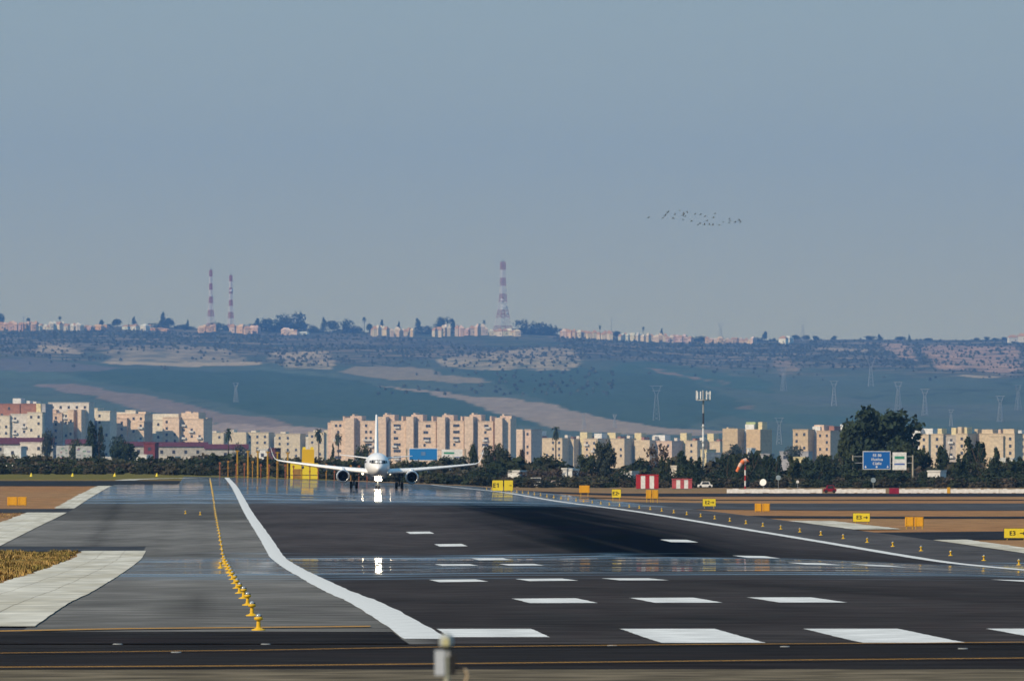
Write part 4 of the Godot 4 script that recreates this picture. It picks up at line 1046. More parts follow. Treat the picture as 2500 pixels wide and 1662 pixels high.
	# trees along the crest of the hills
	var c := [
		["round", "dark tree at the western end of the crest", 2, 12, 760], ["round", "small round tree above the orange terrace", 68, 9, 770], ["palm", "tiny palm above the pale cluster", 145, 10, 768], ["round", "small round tree on a clear trunk east of the pale cluster", 247, 10, 776],
		["round", "dark tree with bushes about it west of the white cottages", 285, 22, 774], ["bush", "low bush beside the dark crest tree", 264, 16, 788], ["cone", "pointed conifer among the white cottages", 326, 12, 772], ["cone", "tall pointed conifer beside the big round tree", 397, 15, 761], ["round", "big round tree on the crest above the orange cottages", 411, 28, 773], ["bush", "bush under the big round crest tree", 386, 30, 784], ["bush", "long low bush west of the first mast", 445, 44, 787], ["cone", "small spiky tree on the long low bush", 457, 8, 779], ["bush", "dark bush between the twin masts", 531, 42, 780], ["bush", "dark bush west of the tall wood", 612, 26, 784], ["cone", "spiky tree at the start of the tall wood", 628, 16, 776],
		["bush", "low western part of the tall wood", 650, 50, 770], ["bush", "high rounded tree in the middle of the tall wood", 687, 34, 752], ["bush", "highest domed tree of the tall wood", 723, 38, 750], ["bush", "dark undergrowth at the foot of the tall wood", 690, 90, 782], ["bush", "bush just east of the tall wood", 764, 28, 788], ["cone", "small pointed tree east of the tall wood", 790, 15, 774], ["round", "dark tree beside the small pointed tree", 811, 22, 780], ["bush", "wide domed tree east of the wood", 838, 42, 773], ["bush", "bush trailing east from the wide domed tree", 868, 30, 788], ["palm", "thin tall palm on the crest", 889, 13, 769], ["round", "square dark tree beside the thin tall palm", 901, 15, 785], ["cone", "small conifer above the cream villas", 932, 11, 779], ["cone", "slim conifer between cream villas and cream houses", 973, 10, 784], ["cone", "sharp tall conifer east of the cream houses", 1019, 17, 776], ["bush", "dark bush beside the sharp tall conifer", 1044, 30, 790], ["round", "large dark domed tree behind the tall cream houses", 1079, 30, 769], ["cone", "pointed tree west of the red-roofed houses", 1105, 14, 777], ["round", "little round tree among the red-roofed houses", 1170, 9, 786], ["palm", "little palm west of the great mast", 1182, 9, 777],
		["bush", "tall block of trees just east of the great mast", 1284, 30, 771], ["bush", "ragged middle of the wood east of the great mast", 1318, 44, 777], ["bush", "eastern end of the wood beyond the great mast", 1346, 22, 785], ["bush", "undergrowth of the wood beyond the great mast", 1318, 84, 796], ["palm", "tiny palm before the stepped cream row", 1465, 8, 790], ["round", "round bush beside the thin pole", 1505, 20, 804], ["palm", "tiny palm above the cream terrace", 1571, 8, 793], ["cone", "tiny conifer above the cream terrace", 1616, 9, 801], ["bush", "dark bush before the last eastern row", 1711, 30, 815], ["bush", "small bush inside the last eastern row", 1763, 13, 818], ["bush", "dark bush closing the last eastern row", 1848, 22, 821], ["round", "leaning lone tree east of the last row", 1868, 12, 806],
		["round", "bush beside the lone white villa", 1942, 20, 814], ["round", "second bush east of the lone white villa", 1969, 18, 816], ["round", "third bush east of the lone white villa", 1993, 16, 818], ["round", "small bush midway along the eastern crest", 2037, 12, 818], ["round", "wider bush midway along the eastern crest", 2126, 20, 818], ["cone", "pointed bush midway along the eastern crest", 2148, 13, 815], ["round", "broad bush on the eastern crest", 2200, 26, 819], ["cone", "thin spike of a tree on the eastern crest", 2221, 6, 816], ["round", "dark bush past the thin spike", 2267, 20, 823], ["round", "first bush before the large white crest house", 2387, 12, 823], ["round", "second bush before the large white crest house", 2411, 11, 820], ["round", "third bush before the large white crest house", 2430, 14, 823], ["round", "bush touching the large white crest house", 2455, 16, 821]]
	for e in c: tree(e[0], "palm_tree" if e[0] == "palm" else "tree", e[1], e[2], e[3] * (1.0 if e[0] == "palm" else 1.35), e[4], 12440 if e[0] != "bush" else 12400, 1, "", 1.0)
	# the rough hedge at the field's edge
	var mm := MultiMesh.new(); mm.transform_format = MultiMesh.TRANSFORM_3D; mm.use_colors = true; mm.mesh = bush_mesh(9, 130, 0.5)
	var put := []
	for k in 1300:
		var px := rng.randf_range(-60.0, 2560.0)
		var d := rng.randf_range(2720.0, 3000.0) if px > 1150.0 else rng.randf_range(2760.0, 3250.0)
		put.append([at(px, 1123, d).x, d, rng.randf_range(1.0, 2.2)])
	for k in 900:
		var px := rng.randf_range(1170.0, 2560.0); var d := rng.randf_range(2900.0, 3150.0)
		if noise_a.get_noise_1d(px * 1.3) < 0.02: continue
		put.append([at(px, 1123, d).x, d, rng.randf_range(1.6, 3.0) * (1.0 + 2.4 * noise_a.get_noise_1d(px * 1.3))])
	for k in 330:
		var px := rng.randf_range(-60.0, 1190.0); var d := rng.randf_range(3000.0, 3300.0)
		put.append([at(px, 1123, d).x, d, rng.randf_range(1.8, 3.4) * (1.0 if px < 470.0 else 1.25)])
	mm.instance_count = put.size()
	for k in put.size():
		var e: Array = put[k]
		mm.set_instance_transform(k, Transform3D(Basis(Vector3.UP, rng.randf() * TAU).scaled(Vector3(e[2] * 1.2, e[2], e[2])), stand(e[0], e[1], e[2] * 0.4)))
		var tone := rng.randf_range(0.7, 1.4)
		mm.set_instance_color(k, Color(0.026, 0.036, 0.02).lerp(Color(0.075, 0.06, 0.045), pow(rng.randf(), 2.0)) * tone)
	var o := MultiMeshInstance3D.new(); o.name = "hedge_undergrowth"; o.multimesh = mm; o.material_override = tinted(0.95, 0.1)
	o.set_meta("kind", "stuff"); o.set_meta("label", "dark undergrowth along the far edge of the airfield"); add_child(o)

# ---------------------------------------------------------------- things on the airfield
func text_mesh(words: String, height: float, deep := 0.02) -> TextMesh:
	var t := TextMesh.new(); t.text = words
	var f := SystemFont.new(); f.font_names = PackedStringArray(["Droid Sans"]); f.font_weight = 700
	t.font = f; t.font_size = 64; t.pixel_size = height / 46.0; t.depth = deep
	return t

# a box-shaped guidance sign on legs: panels are [x from, x to] in photograph pixels
func guide_sign(label: String, panels: Array, ytop: float, ybot: float, d: float, m: Material, words := "", group := "") -> void:
	var ppm := LENS / d
	var mid: float = (panels[0][0] + panels[-1][1]) / 2.0
	var c := at(mid, ybot, d); var g := ground(c.x, d)
	var o := thing("guidance_sign", label, "sign", Vector3(c.x, g, -d), 0.0, group)
	var lo := maxf(c.y - g, 0.06); var hi := at(mid, ytop, d).y - g
	for e in panels:
		var x0: float = (e[0] - mid) / ppm + 0.03; var x1: float = (e[1] - mid) / ppm - 0.03
		var w := x1 - x0
		part("housing", boxed(Vector3((x0 + x1) / 2, (lo + hi) / 2, -0.09), Vector3(w, hi - lo, 0.16)), m if words == "" else M.dark, o)
		part("panel", boxed(Vector3((x0 + x1) / 2, (lo + hi) / 2, 0.0), Vector3(w - 0.07, hi - lo - 0.07, 0.03)), m, o)
		if words == "":
			for k in 2: part("stiffener", boxed(Vector3(lerpf(x0, x1, 0.12 + 0.76 * k), (lo + hi) / 2, 0.03), Vector3(0.05, hi - lo - 0.04, 0.04)), m, o)
		for k in 2: part("leg", rod(Vector3(lerpf(x0, x1, 0.15 + 0.7 * k), -0.05, -0.08), Vector3(lerpf(x0, x1, 0.15 + 0.7 * k), lo, -0.08), 0.035), M.yellow, o)
	if words != "":
		var size := (hi - lo) * 0.42
		var l := part("lettering", text_mesh(words, size), M.black, o, Vector3((panels[0][0] - mid) / ppm + (panels[0][1] - panels[0][0]) / ppm * 0.36, (lo + hi) / 2, 0.02))
		var ax: float = (panels[-1][1] - mid) / ppm - 0.42
		var s := st(); var cy := (lo + hi) / 2
		box(s, Vector3(ax - 0.1, cy, 0.02), Vector3(0.36, 0.07, 0.012))
		box(s, Vector3(ax + 0.06, cy + 0.055, 0.021), Vector3(0.2, 0.065, 0.012), Basis(Vector3.BACK, -0.7))
		box(s, Vector3(ax + 0.06, cy - 0.055, 0.022), Vector3(0.2, 0.065, 0.012), Basis(Vector3.BACK, 0.7))
		part("arrow", s.commit(), M.black, o)

func make_field_things() -> void:
	guide_sign("pair of orange-yellow sign backs on brown ground beside the broad pale concrete strip", [[16, 42], [42, 64]], 1213, 1237, 1475, M.sign_orange)
	guide_sign("twin bright yellow boards standing together beyond the aircraft's east wingtip", [[1201, 1229], [1230, 1253]], 1172, 1198, 1990, M.sign_yellow, "E1")
	guide_sign("small orange sign back between the twin yellow boards and a single yellow board", [[1414, 1440]], 1185, 1203, 1900, M.sign_orange)
	guide_sign("small single yellow board before the tall grey-green tree", [[1493, 1517]], 1194, 1215, 1760, M.sign_yellow, "E2")
	guide_sign("orange double sign back below the red and white cabins", [[1577, 1592], [1592, 1608]], 1196, 1217, 1680, M.sign_orange)
	guide_sign("yellow sign reading E2 with an arrow below the antenna mast", [[1715, 1749]], 1217, 1236, 1480, M.sign_yellow, "E2")
	guide_sign("orange double sign back below the windsock", [[1843, 1861], [1861, 1881]], 1229, 1249, 1395, M.sign_orange)
	guide_sign("yellow sign reading E3 with an arrow below the blue road sign", [[2082, 2126]], 1252, 1274, 1180, M.sign_yellow, "E3")
	guide_sign("orange double sign back on the brown strip's kerb below the gantry's east post", [[2210, 2233], [2233, 2257]], 1262, 1285, 1100, M.sign_orange)
	guide_sign("yellow sign with an arrow standing largest at the eastern edge beside the concrete strip", [[2451, 2512]], 1289, 1314, 970, M.sign_yellow, "E3")
	# red and white cabins
	for e in [[1554, 1608, 1158, 1188, 2640, "larger red and white striped cabin behind the orange sign back"], [1642, 1690, 1168, 1190, 2640, "smaller paler red and white striped cabin west of the antenna mast"]]:
		var d: float = e[4]; var ppm := LENS / d; var mid: float = (e[0] + e[1]) / 2.0
		var c := at(mid, e[3], d); var g := ground(c.x, d); var h := at(mid, e[2], d).y - g; var w: float = (e[1] - e[0]) / ppm
		var o := thing("striped_cabin", e[5], "cabin", Vector3(c.x, g, -d), 0.0, "striped cabins")
		var pink_: bool = e[0] > 1600
		for k in 5:
			var m: Material = M.white if k % 2 == 1 else (M.red if not pink_ else wall_mat(Color(0.5, 0.1, 0.11)))
			part("white_panel" if k % 2 == 1 else "red_panel", boxed(Vector3(w * ((k + 0.5) / 5.0 - 0.5), h / 2 - 0.1, -1.2), Vector3(w / 5.0, h - 0.3, 2.4)), m, o)
		part("roof", boxed(Vector3(0, h - 0.14, -1.2), Vector3(w + 0.12, 0.24, 2.6)), M.red if not pink_ else wall_mat(Color(0.5, 0.1, 0.11)), o)
		part("plinth", boxed(Vector3(0, 0.0, -1.2), Vector3(w - 0.2, 0.2, 2.2)), M.grey, o)
	# low white wall along the far side of the field
	var wall := thing("perimeter_wall", "low white wall with gaps running along the far edge of the field", "wall", stand(at(2150, 1123, 2310).x, 2310))
	for e in [[1775, 2008], [2040, 2163], [2196, 2313], [2322, 2440], [2441, 2600]]:
		var a := at(e[0], 1200, 2310); var b := at(e[1], 1200, 2310); var gy := ground(a.x, 2310)
		var s := st(); var n := 16
		for k in n:
			var x0 := lerpf(a.x, b.x, float(k) / n); var x1 := lerpf(a.x, b.x, (k + 1.0) / n)
			box(s, Vector3((x0 + x1) / 2 - wall.position.x, 0.34 + 0.04 * sin(k * 2.3), 0), Vector3(x1 - x0 - 0.004, 0.78 + 0.08 * sin(k * 1.7), 0.3))
		part("wall_section", s.commit(), M.white, wall)
	# windsock
	var wd := 2420.0; var wc := at(1820, 1190, wd); var wg := ground(wc.x, wd); var wh := at(1820, 1121, wd).y - wg
	var sock := thing("windsock", "limp orange and white windsock on a red and white banded pole", "windsock", Vector3(wc.x, wg, -wd))
	for k in 6: part("pole_band", rod(Vector3(0, wh * k / 6.0, 0), Vector3(0, wh * (k + 1) / 6.0, 0), 0.16, 0.14), M.red if k % 2 == 0 else M.white, sock)
	var hoop := Vector3(0.2, wh - 0.25, 0.0); var orange := mat(0.66, 0.17, 0.06, 0.8); var pale_sock := mat(0.62, 0.42, 0.34, 0.8)
	var cloth := [hoop, hoop + Vector3(-0.55, -0.1, 0.2), hoop + Vector3(-1.05, -0.62, 0.35), hoop + Vector3(-1.5, -1.35, 0.42), hoop + Vector3(-1.95, -2.3, 0.45)]
	for k in 4: part("cloth_band", rod(cloth[k], cloth[k + 1], 0.52 - k * 0.06, 0.46 - k * 0.06, 14), pale_sock if k % 2 == 0 else orange, sock)
	part("hoop", rod(hoop + Vector3(0.05, -0.1, 0), hoop + Vector3(0.15, 0.12, -0.04), 0.54, -1, 14), orange, sock)
	# cellular antenna mast
	var md := 3400.0; var mc := at(1717.5, 1185, md); var mg := ground(mc.x, md); var mh := at(1717, 954, md).y - mg
	var mast := thing("antenna_mast", "tall slim white banded antenna mast with panel aerials round its head", "mast", Vector3(mc.x, mg, -md))
	for k in 8: part("pole_band", rod(Vector3(0, mh * k / 8.0, 0), Vector3(0, mh * (k + 1) / 8.0, 0), lerpf(0.36, 0.24, k / 8.0), lerpf(0.36, 0.24, (k + 1) / 8.0), 10), [M.grey, M.grey, M.steel, M.white, M.white, M.dark, M.steel, M.grey][k], mast)
	part("platform", rod(Vector3(0, mh - 2.8, 0), Vector3(0, mh - 2.5, 0), 2.0, -1, 12), M.steel, mast)
	for k in 3: part("ladder_ring", rod(Vector3(0, mh * (0.25 + 0.17 * k), 0), Vector3(0, mh * (0.25 + 0.17 * k) + 0.3, 0), 0.6, -1, 10), M.steel, mast)
	for k in 7:
		var a := TAU * k / 7.0 + 0.2
		part("panel_aerial", boxed(Vector3(cos(a) * 2.0, mh - 1.3, sin(a) * 2.0), Vector3(0.34, 2.4 + 0.7 * sin(k * 3.0), 0.25), Basis(Vector3.UP, -a)), M.white, mast)
	# road signs on gantries
	gantry("steel gantry with a blue motorway sign in three white lines and a white panel", 2083, 2230, 1190, 1114, 2900, [[2107, 2175, 1101, 1146, true], [2180, 2214, 1104, 1147, false]])
	gantry("blue road sign with a white and green sign behind the aircraft's east wing", 992, 1136, 1178, 1098, 3150, [[998, 1068, 1094, 1124, true], [1078, 1129, 1097, 1126, false]])
	for e in [[136, 165, 1088, 1124, "first pale information billboard, its lower part cut by a reddish band"], [184, 223, 1089, 1118, "second pale information billboard with green and violet patches"]]:
		var d := 3500.0; var ppm := LENS / d; var mid: float = (e[0] + e[1]) / 2.0
		var c := at(mid, 1140, d); var g := ground(c.x, d); var w: float = (e[1] - e[0]) / ppm
		var lo := at(mid, e[3], d).y - g; var hi := at(mid, e[2], d).y - g
		var o := thing("billboard", e[4], "billboard", Vector3(c.x, g, -d))
		part("panel", boxed(Vector3(0, (lo + hi) / 2, 0), Vector3(w, hi - lo, 0.2)), wall_mat(Color(0.5, 0.52, 0.53)), o)
		for k in 9: part("printed_block", boxed(Vector3(w * rng.randf_range(-0.36, 0.36), lerpf(lo, hi, rng.randf_range(0.15, 0.85)), 0.11), Vector3(w * rng.randf_range(0.1, 0.25), 0.35, 0.02 + 0.004 * k)), wall_mat([Color(0.16, 0.3, 0.24), Color(0.22, 0.2, 0.34), Color(0.25, 0.3, 0.33), Color(0.32, 0.14, 0.18)][k % 4]), o)
		for k in [-0.3, 0.3]: part("leg", rod(Vector3(w * k, 0, -0.2), Vector3(w * k, lo + 0.4, -0.2), 0.14), M.steel, o)
	# grey-blue board seen from behind
	var bd := 3100.0; var bc := at(1745, 1136, bd); var bg := ground(bc.x, bd)
	var board := thing("road_sign", "large plain grey-blue board standing in the trees behind the antenna mast", "sign", Vector3(bc.x, bg, -bd))
	var b0 := at(1745, 1136, bd).y - bg; var b1 := at(1745, 1104, bd).y - bg
	for k in 4: part("plank", boxed(Vector3(0, lerpf(b0, b1, (k + 0.5) / 4.0), 0), Vector3(4.3, (b1 - b0) / 4.0 - 0.04, 0.12)), wall_mat(Color(0.13, 0.18, 0.25)), board)
	for k in [-1.4, 1.4]: part("leg", rod(Vector3(k, 0, -0.2), Vector3(k, b1, -0.2), 0.13), M.steel, board)
	# parked vehicles before the hedge
	car("van", "white panel van parked before the brown shrubby tree", 1294, 1322, 2790, 2.2, M.white, 1.35)
	car("car", "pale pinkish car parked beside the white van", 1334, 1382, 2790, 1.55, wall_mat(Color(0.6, 0.5, 0.48)), 1.5)
	car("car", "white and red car parked at the foot of the antenna mast", 1704, 1740, 2700, 1.5, M.white, 1.5)
	car("car", "dark red car standing in a gap of the white wall", 2012, 2043, 2300, 1.5, wall_mat(Color(0.22, 0.01, 0.03)), 1.0)
	car("car", "white car half hidden by dry grass before the dark tree under the billboards", 160, 189, 2900, 1.5, wall_mat(Color(0.55, 0.55, 0.53)), 1.5)
	var red_box := thing("equipment_box", "dark red field box at the second gap of the white wall", "box", stand(at(2184, 1123, 2240).x, 2240))
	part("body", boxed(Vector3(0, 0.5, 0), Vector3(1.8, 1.0, 1.2)), wall_mat(Color(0.3, 0.02, 0.05)), red_box)
	part("lid", boxed(Vector3(0, 1.06, 0), Vector3(1.9, 0.1, 1.3)), wall_mat(Color(0.36, 0.06, 0.08)), red_box)
	var stub := thing("marker_post", "yellow marker post in the third gap of the white wall", "marker", stand(at(2317, 1123, 2250).x, 2250))
	part("post", boxed(Vector3(0, 0.6, 0), Vector3(0.55, 1.2, 0.4)), M.sign_orange, stub); part("foot", boxed(Vector3(0, 0.02, 0), Vector3(0.8, 0.12, 0.7)), M.dark, stub)
	var dish := thing("dish_aerial", "white dish aerial on a short post behind the white wall", "aerial", stand(at(1865, 1123, 2420).x, 2420))
	part("post", rod(Vector3.ZERO, Vector3(0, 1.3, 0), 0.12), M.grey, dish)
	part("dish", rod(Vector3(0, 1.75, 0), Vector3(-0.15, 1.85, 0.35), 0.3, 0.72, 16), M.white, dish)
	for e in [[1901, 1166, "round grey-blue road sign back west of the red car"], [2133, 1172, "round grey-blue road sign back below the blue motorway sign"], [1948, 1176, "small white road sign between dish aerial and red car"]]:
		var c := at(e[0], e[1], 2600); var g := ground(c.x, 2600)
		var o := thing("road_sign", e[2], "sign", Vector3(c.x, g, -2600))
		part("post", rod(Vector3.ZERO, Vector3(0, c.y - g, 0), 0.06), M.grey, o)
		part("disc", rod(Vector3(0, c.y - g, 0.07), Vector3(0, c.y - g, 0.12), 0.55 if e[0] != 1948 else 0.32, -1, 16), wall_mat(Color(0.3, 0.38, 0.44)) if e[0] != 1948 else M.white, o)
	# masts, cabin and aerial row beyond the runway's end
	var xs := [579, 605, 629, 653, 677, 702]
	for k in xs.size():
		var d := 2660.0; var c := at(xs[k], 1123, d); var g := ground(c.x, d); var h := at(0, 1099 + k, d).y - g
		var o := thing("approach_mast", "%s yellow approach light mast from the west, beyond the runway's end" % ordinal(k + 1), "mast", Vector3(c.x, g, -d), 0.0, "yellow approach masts")
		part("shaft", rod(Vector3.ZERO, Vector3(0, h, 0), 0.26, 0.18), M.mast_yellow, o)
		part("crossbar", boxed(Vector3(0, h - 0.2, 0), Vector3(0.9, 0.25, 0.25)), M.mast_yellow, o)
		for s in [-0.35, 0.0, 0.35]: part("lamp_head", boxed(Vector3(s, h + 0.1, 0.02), Vector3(0.2, 0.3, 0.25)), M.dark, o)
	var rust := mat(0.24, 0.085, 0.045, 0.8)
	var array := thing("localizer_array", "long row of rust-red aerial frames across the runway's far end", "aerial", stand(at(720, 1123, 2640).x, 2640))
	for k in 19:
		var px := 536.0 + 20.0 * k
		var x := at(px, 1123, 2640).x - array.position.x; var gy := ground(x + array.position.x, 2640) - array.position.y
		var h := 3.4 + 0.4 * sin(k * 2.0)
		var s := st()
		tube(s, Vector3(x, gy, 0), Vector3(x, gy + h, 0), 0.13, 0.13, 6); box(s, Vector3(x, gy + h - 0.3, 0.1), Vector3(0.5, 0.4, 0.3)); box(s, Vector3(x, gy + h * 0.55, 0.08), Vector3(0.4, 0.3, 0.25))
		part("aerial_frame", s.commit(), rust if k % 3 != 1 else wall_mat(Color(0.42, 0.22, 0.05)), array)
	part("rail", boxed(Vector3(0, 0.9, -0.3), Vector3(34, 0.16, 0.2)), M.dark, array)
	var hd := 2700.0; var hc := at(742, 1123, hd); var hg := ground(hc.x, hd)
	var hut := thing("equipment_tower", "bright yellow equipment cabin with a tower on top beyond the aircraft's west wing", "tower", Vector3(hc.x, hg, -hd))
	var h1 := at(0, 1131, hd).y - hg; var h2 := at(0, 1097, hd).y - hg
	part("cabin", boxed(Vector3(0, h1 / 2, -1.5), Vector3(6.3, h1, 3.0)), M.sign_yellow, hut)
	part("door", boxed(Vector3(-1.6, 1.2, 0.03), Vector3(1.6, 2.2, 0.08)), wall_mat(Color(0.4, 0.22, 0.06)), hut)
	part("tower", boxed(Vector3(0.9, (h1 + h2) / 2, -1.5), Vector3(2.8, h2 - h1, 2.0)), M.yellow, hut)
	for s in [0.0, 1.8]: part("railing", boxed(Vector3(s, h2 + 0.25, -1.2), Vector3(0.7, 0.6, 0.6)), M.sign_yellow, hut)
	# small markers on the grass
	var marks := [75, 176, 279, 382]
	for k in 4:
		var q := spot(marks[k], 1163, 2000); var o := thing("marker_cone", "%s yellow marker cone from the west on the far green verge" % ordinal(k + 1), "marker", stand(q.x, q.y), 0.0, "yellow verge markers")
		part("cone", turned_up([[0.0, 0.35], [0.1, 0.3], [0.75, 0.06], [0.76, 0.0]], 10), M.sign_yellow, o)
	var posts := [14, 29, 113, 134, 284, 362, 429, 478]
	for k in posts.size():
		var q := spot(posts[k], 1153, 2200); q.y = minf(q.y, 2950.0); q.x = at(posts[k], 1123, q.y).x
		var o := thing("fence_post", "%s white concrete post from the west in front of the western trees" % ordinal(k + 1), "post", stand(q.x, q.y), 0.0, "white posts before the trees")
		part("shaft", boxed(Vector3(0, 0.9, 0), Vector3(0.22, 1.8, 0.2)), M.white, o); part("cap", boxed(Vector3(0, 1.84, 0), Vector3(0.28, 0.1, 0.26)), M.white, o)

func gantry(label: String, xa: float, xb: float, ybase: float, ybeam: float, d: float, signs: Array) -> void:
	var mid := (xa + xb) / 2; var ppm := LENS / d
	var c := at(mid, ybase, d); var g := ground(c.x, d)
	var o := thing("sign_gantry", label, "road sign", Vector3(c.x, g, -d))
	var hb := at(0, ybeam, d).y - g
	for x in [xa, xb]: part("post", rod(Vector3((x - mid) / ppm, -0.2, 0), Vector3((x - mid) / ppm, hb + 0.3, 0), 0.26, 0.2), wall_mat(Color(0.42, 0.38, 0.3)), o)
	for k in 2: part("beam", boxed(Vector3(0, hb - 1.6 * k, 0), Vector3((xb - xa) / ppm, 0.16, 0.16)), M.steel, o)
	for e in signs:
		var x0: float = (e[0] - mid) / ppm; var x1: float = (e[1] - mid) / ppm; var hi := at(0, e[2], d).y - g; var lo := at(0, e[3], d).y - g
		var cx := (x0 + x1) / 2; var cy := (lo + hi) / 2
		if e[4]:
			part("sign_border", boxed(Vector3(cx, cy, 0.3), Vector3(x1 - x0, hi - lo, 0.1)), M.white, o)
			part("blue_panel", boxed(Vector3(cx, cy, 0.34), Vector3(x1 - x0 - 0.3, hi - lo - 0.3, 0.08)), mat(0.003, 0.1, 0.36, 0.6) if hi - lo > 3.5 else mat(0.01, 0.17, 0.46, 0.6), o)
			if hi - lo > 3.5:
				var words := ["SE-30", "Huelva", "Cádiz"]
				for k in 3: part("lettering", text_mesh(words[k], 0.62, 0.03), M.white, o, Vector3(cx + 0.1, hi - 1.05 - 1.0 * k, 0.4))
				for k in 3:
					var s := st(); var ax := lerpf(x0 + 0.7, x1 - 0.7, k / 2.0)
					box(s, Vector3(ax, lo + 0.75, 0.4), Vector3(0.14, 0.5, 0.03)); box(s, Vector3(ax - 0.1, lo + 0.55, 0.401), Vector3(0.13, 0.4, 0.03), Basis(Vector3.BACK, 0.7)); box(s, Vector3(ax + 0.1, lo + 0.55, 0.402), Vector3(0.13, 0.4, 0.03), Basis(Vector3.BACK, -0.7))
					part("arrow", s.commit(), M.white, o)
			else: part("printed_block", boxed(Vector3(cx, cy + 0.2, 0.4), Vector3(1.2, 1.0, 0.03)), wall_mat(Color(0.12, 0.24, 0.44)), o)
		else:
			part("white_panel", boxed(Vector3(cx, cy, 0.32), Vector3(x1 - x0, hi - lo, 0.12)), M.white, o)
			part("printed_block", boxed(Vector3(cx - (0.0 if hi - lo > 3.5 else 0.8), lerpf(lo, hi, 0.7), 0.4), Vector3((x1 - x0) * (0.7 if hi - lo > 3.5 else 0.5), (hi - lo) * 0.16, 0.03)), wall_mat(Color(0.06, 0.32, 0.22)), o)
			part("printed_block", boxed(Vector3(cx + (0.0 if hi - lo > 3.5 else 1.5), lerpf(lo, hi, 0.33), 0.4), Vector3((x1 - x0) * (0.75 if hi - lo > 3.5 else 0.3), (hi - lo) * 0.09, 0.03)), wall_mat(Color(0.1, 0.18, 0.5)), o)

func car(called: String, label: String, xa: float, xb: float, d: float, tall: float, m: Material, flat: float) -> void:
	var ppm := LENS / d; var c := at((xa + xb) / 2, 1123, d); var w := (xb - xa) / ppm
	var o := thing(called, label, called, stand(c.x, d))
	var h := w / 2
	var low := 0.25; var waist := tall * 0.55
	part("body", poly_prism([Vector2(-h, low), Vector2(h, low), Vector2(h, waist * 0.9), Vector2(h - 0.15, waist), Vector2(-h + 0.15, waist), Vector2(-h, waist * 0.85)], -1.7, 0.0), m, o)
	var inset := w * (0.04 if called == "van" else 0.18)
	part("cabin", poly_prism([Vector2(-h + inset, waist), Vector2(h - inset * 0.7, waist), Vector2(h - inset * 1.2, tall), Vector2(-h + inset * 1.6, tall)], -1.6, -0.1), m, o)
	part("window", poly_prism([Vector2(-h + inset * 1.2 + 0.15, waist + 0.04), Vector2(h - inset - 0.12, waist + 0.04), Vector2(h - inset * 1.35 - 0.05, tall - 0.1), Vector2(-h + inset * 1.7 + 0.1, tall - 0.1)], -0.1, -0.06), M.glass, o)
	for s in [-0.62, 0.62]: part("wheel", rod(Vector3(h * s, 0.32, -0.25), Vector3(h * s, 0.32, 0.03), 0.32, -1, 14), M.black, o)

# ---------------------------------------------------------------- the airliner, nose towards +z, standing on y = 0
const HULL := [[0.0, 0.03, -0.58], [0.12, 0.3, -0.56], [0.4, 0.62, -0.5], [0.9, 0.98, -0.42], [1.5, 1.26, -0.33], [2.2, 1.5, -0.23], [3.0, 1.7, -0.13], [4.0, 1.86, -0.05], [5.5, 1.96, 0.0], [8.0, 1.975, 0.0], [24.0, 1.975, 0.0], [27.0, 1.86, 0.1], [30.0, 1.55, 0.38], [33.0, 1.08, 0.76], [35.5, 0.62, 1.06], [37.3, 0.25, 1.25], [37.57, 0.1, 1.28]]
const HULL_Y := 3.95
func hull(s: float) -> Vector2:  # radius and centre height at a station behind the nose
	var i := 0
	while i < HULL.size() - 2 and HULL[i + 1][0] < s: i += 1
	var t := clampf((s - HULL[i][0]) / (HULL[i + 1][0] - HULL[i][0]), 0, 1)
	return Vector2(lerpf(HULL[i][1], HULL[i + 1][1], t), lerpf(HULL[i][2], HULL[i + 1][2], t) + HULL_Y)

func on_nose(x: float, y: float, lift := 0.0) -> Vector3:
	var s := 0.0
	while s < 8.0:
		var q := hull(s)
		if q.x > 0.01 and Vector2(x / q.x, (y - q.y) / (q.x * 1.048)).length() <= 1.0: break
		s += 0.02
	return Vector3(x, y, 17.7 - s + lift)

func airfoil(pos: Vector3, chord: float, thick: float, up: Vector3) -> PackedVector3Array:
	var r := PackedVector3Array()
	for e in [[0.0, 0.0], [0.03, 0.3], [0.12, 0.52], [0.35, 0.6], [0.7, 0.35], [1.0, 0.03], [1.0, -0.02], [0.7, -0.22], [0.35, -0.4], [0.12, -0.38], [0.03, -0.24]]:
		r.append(pos + Vector3(0, 0, -chord * e[0]) + up * thick * e[1])
	return r

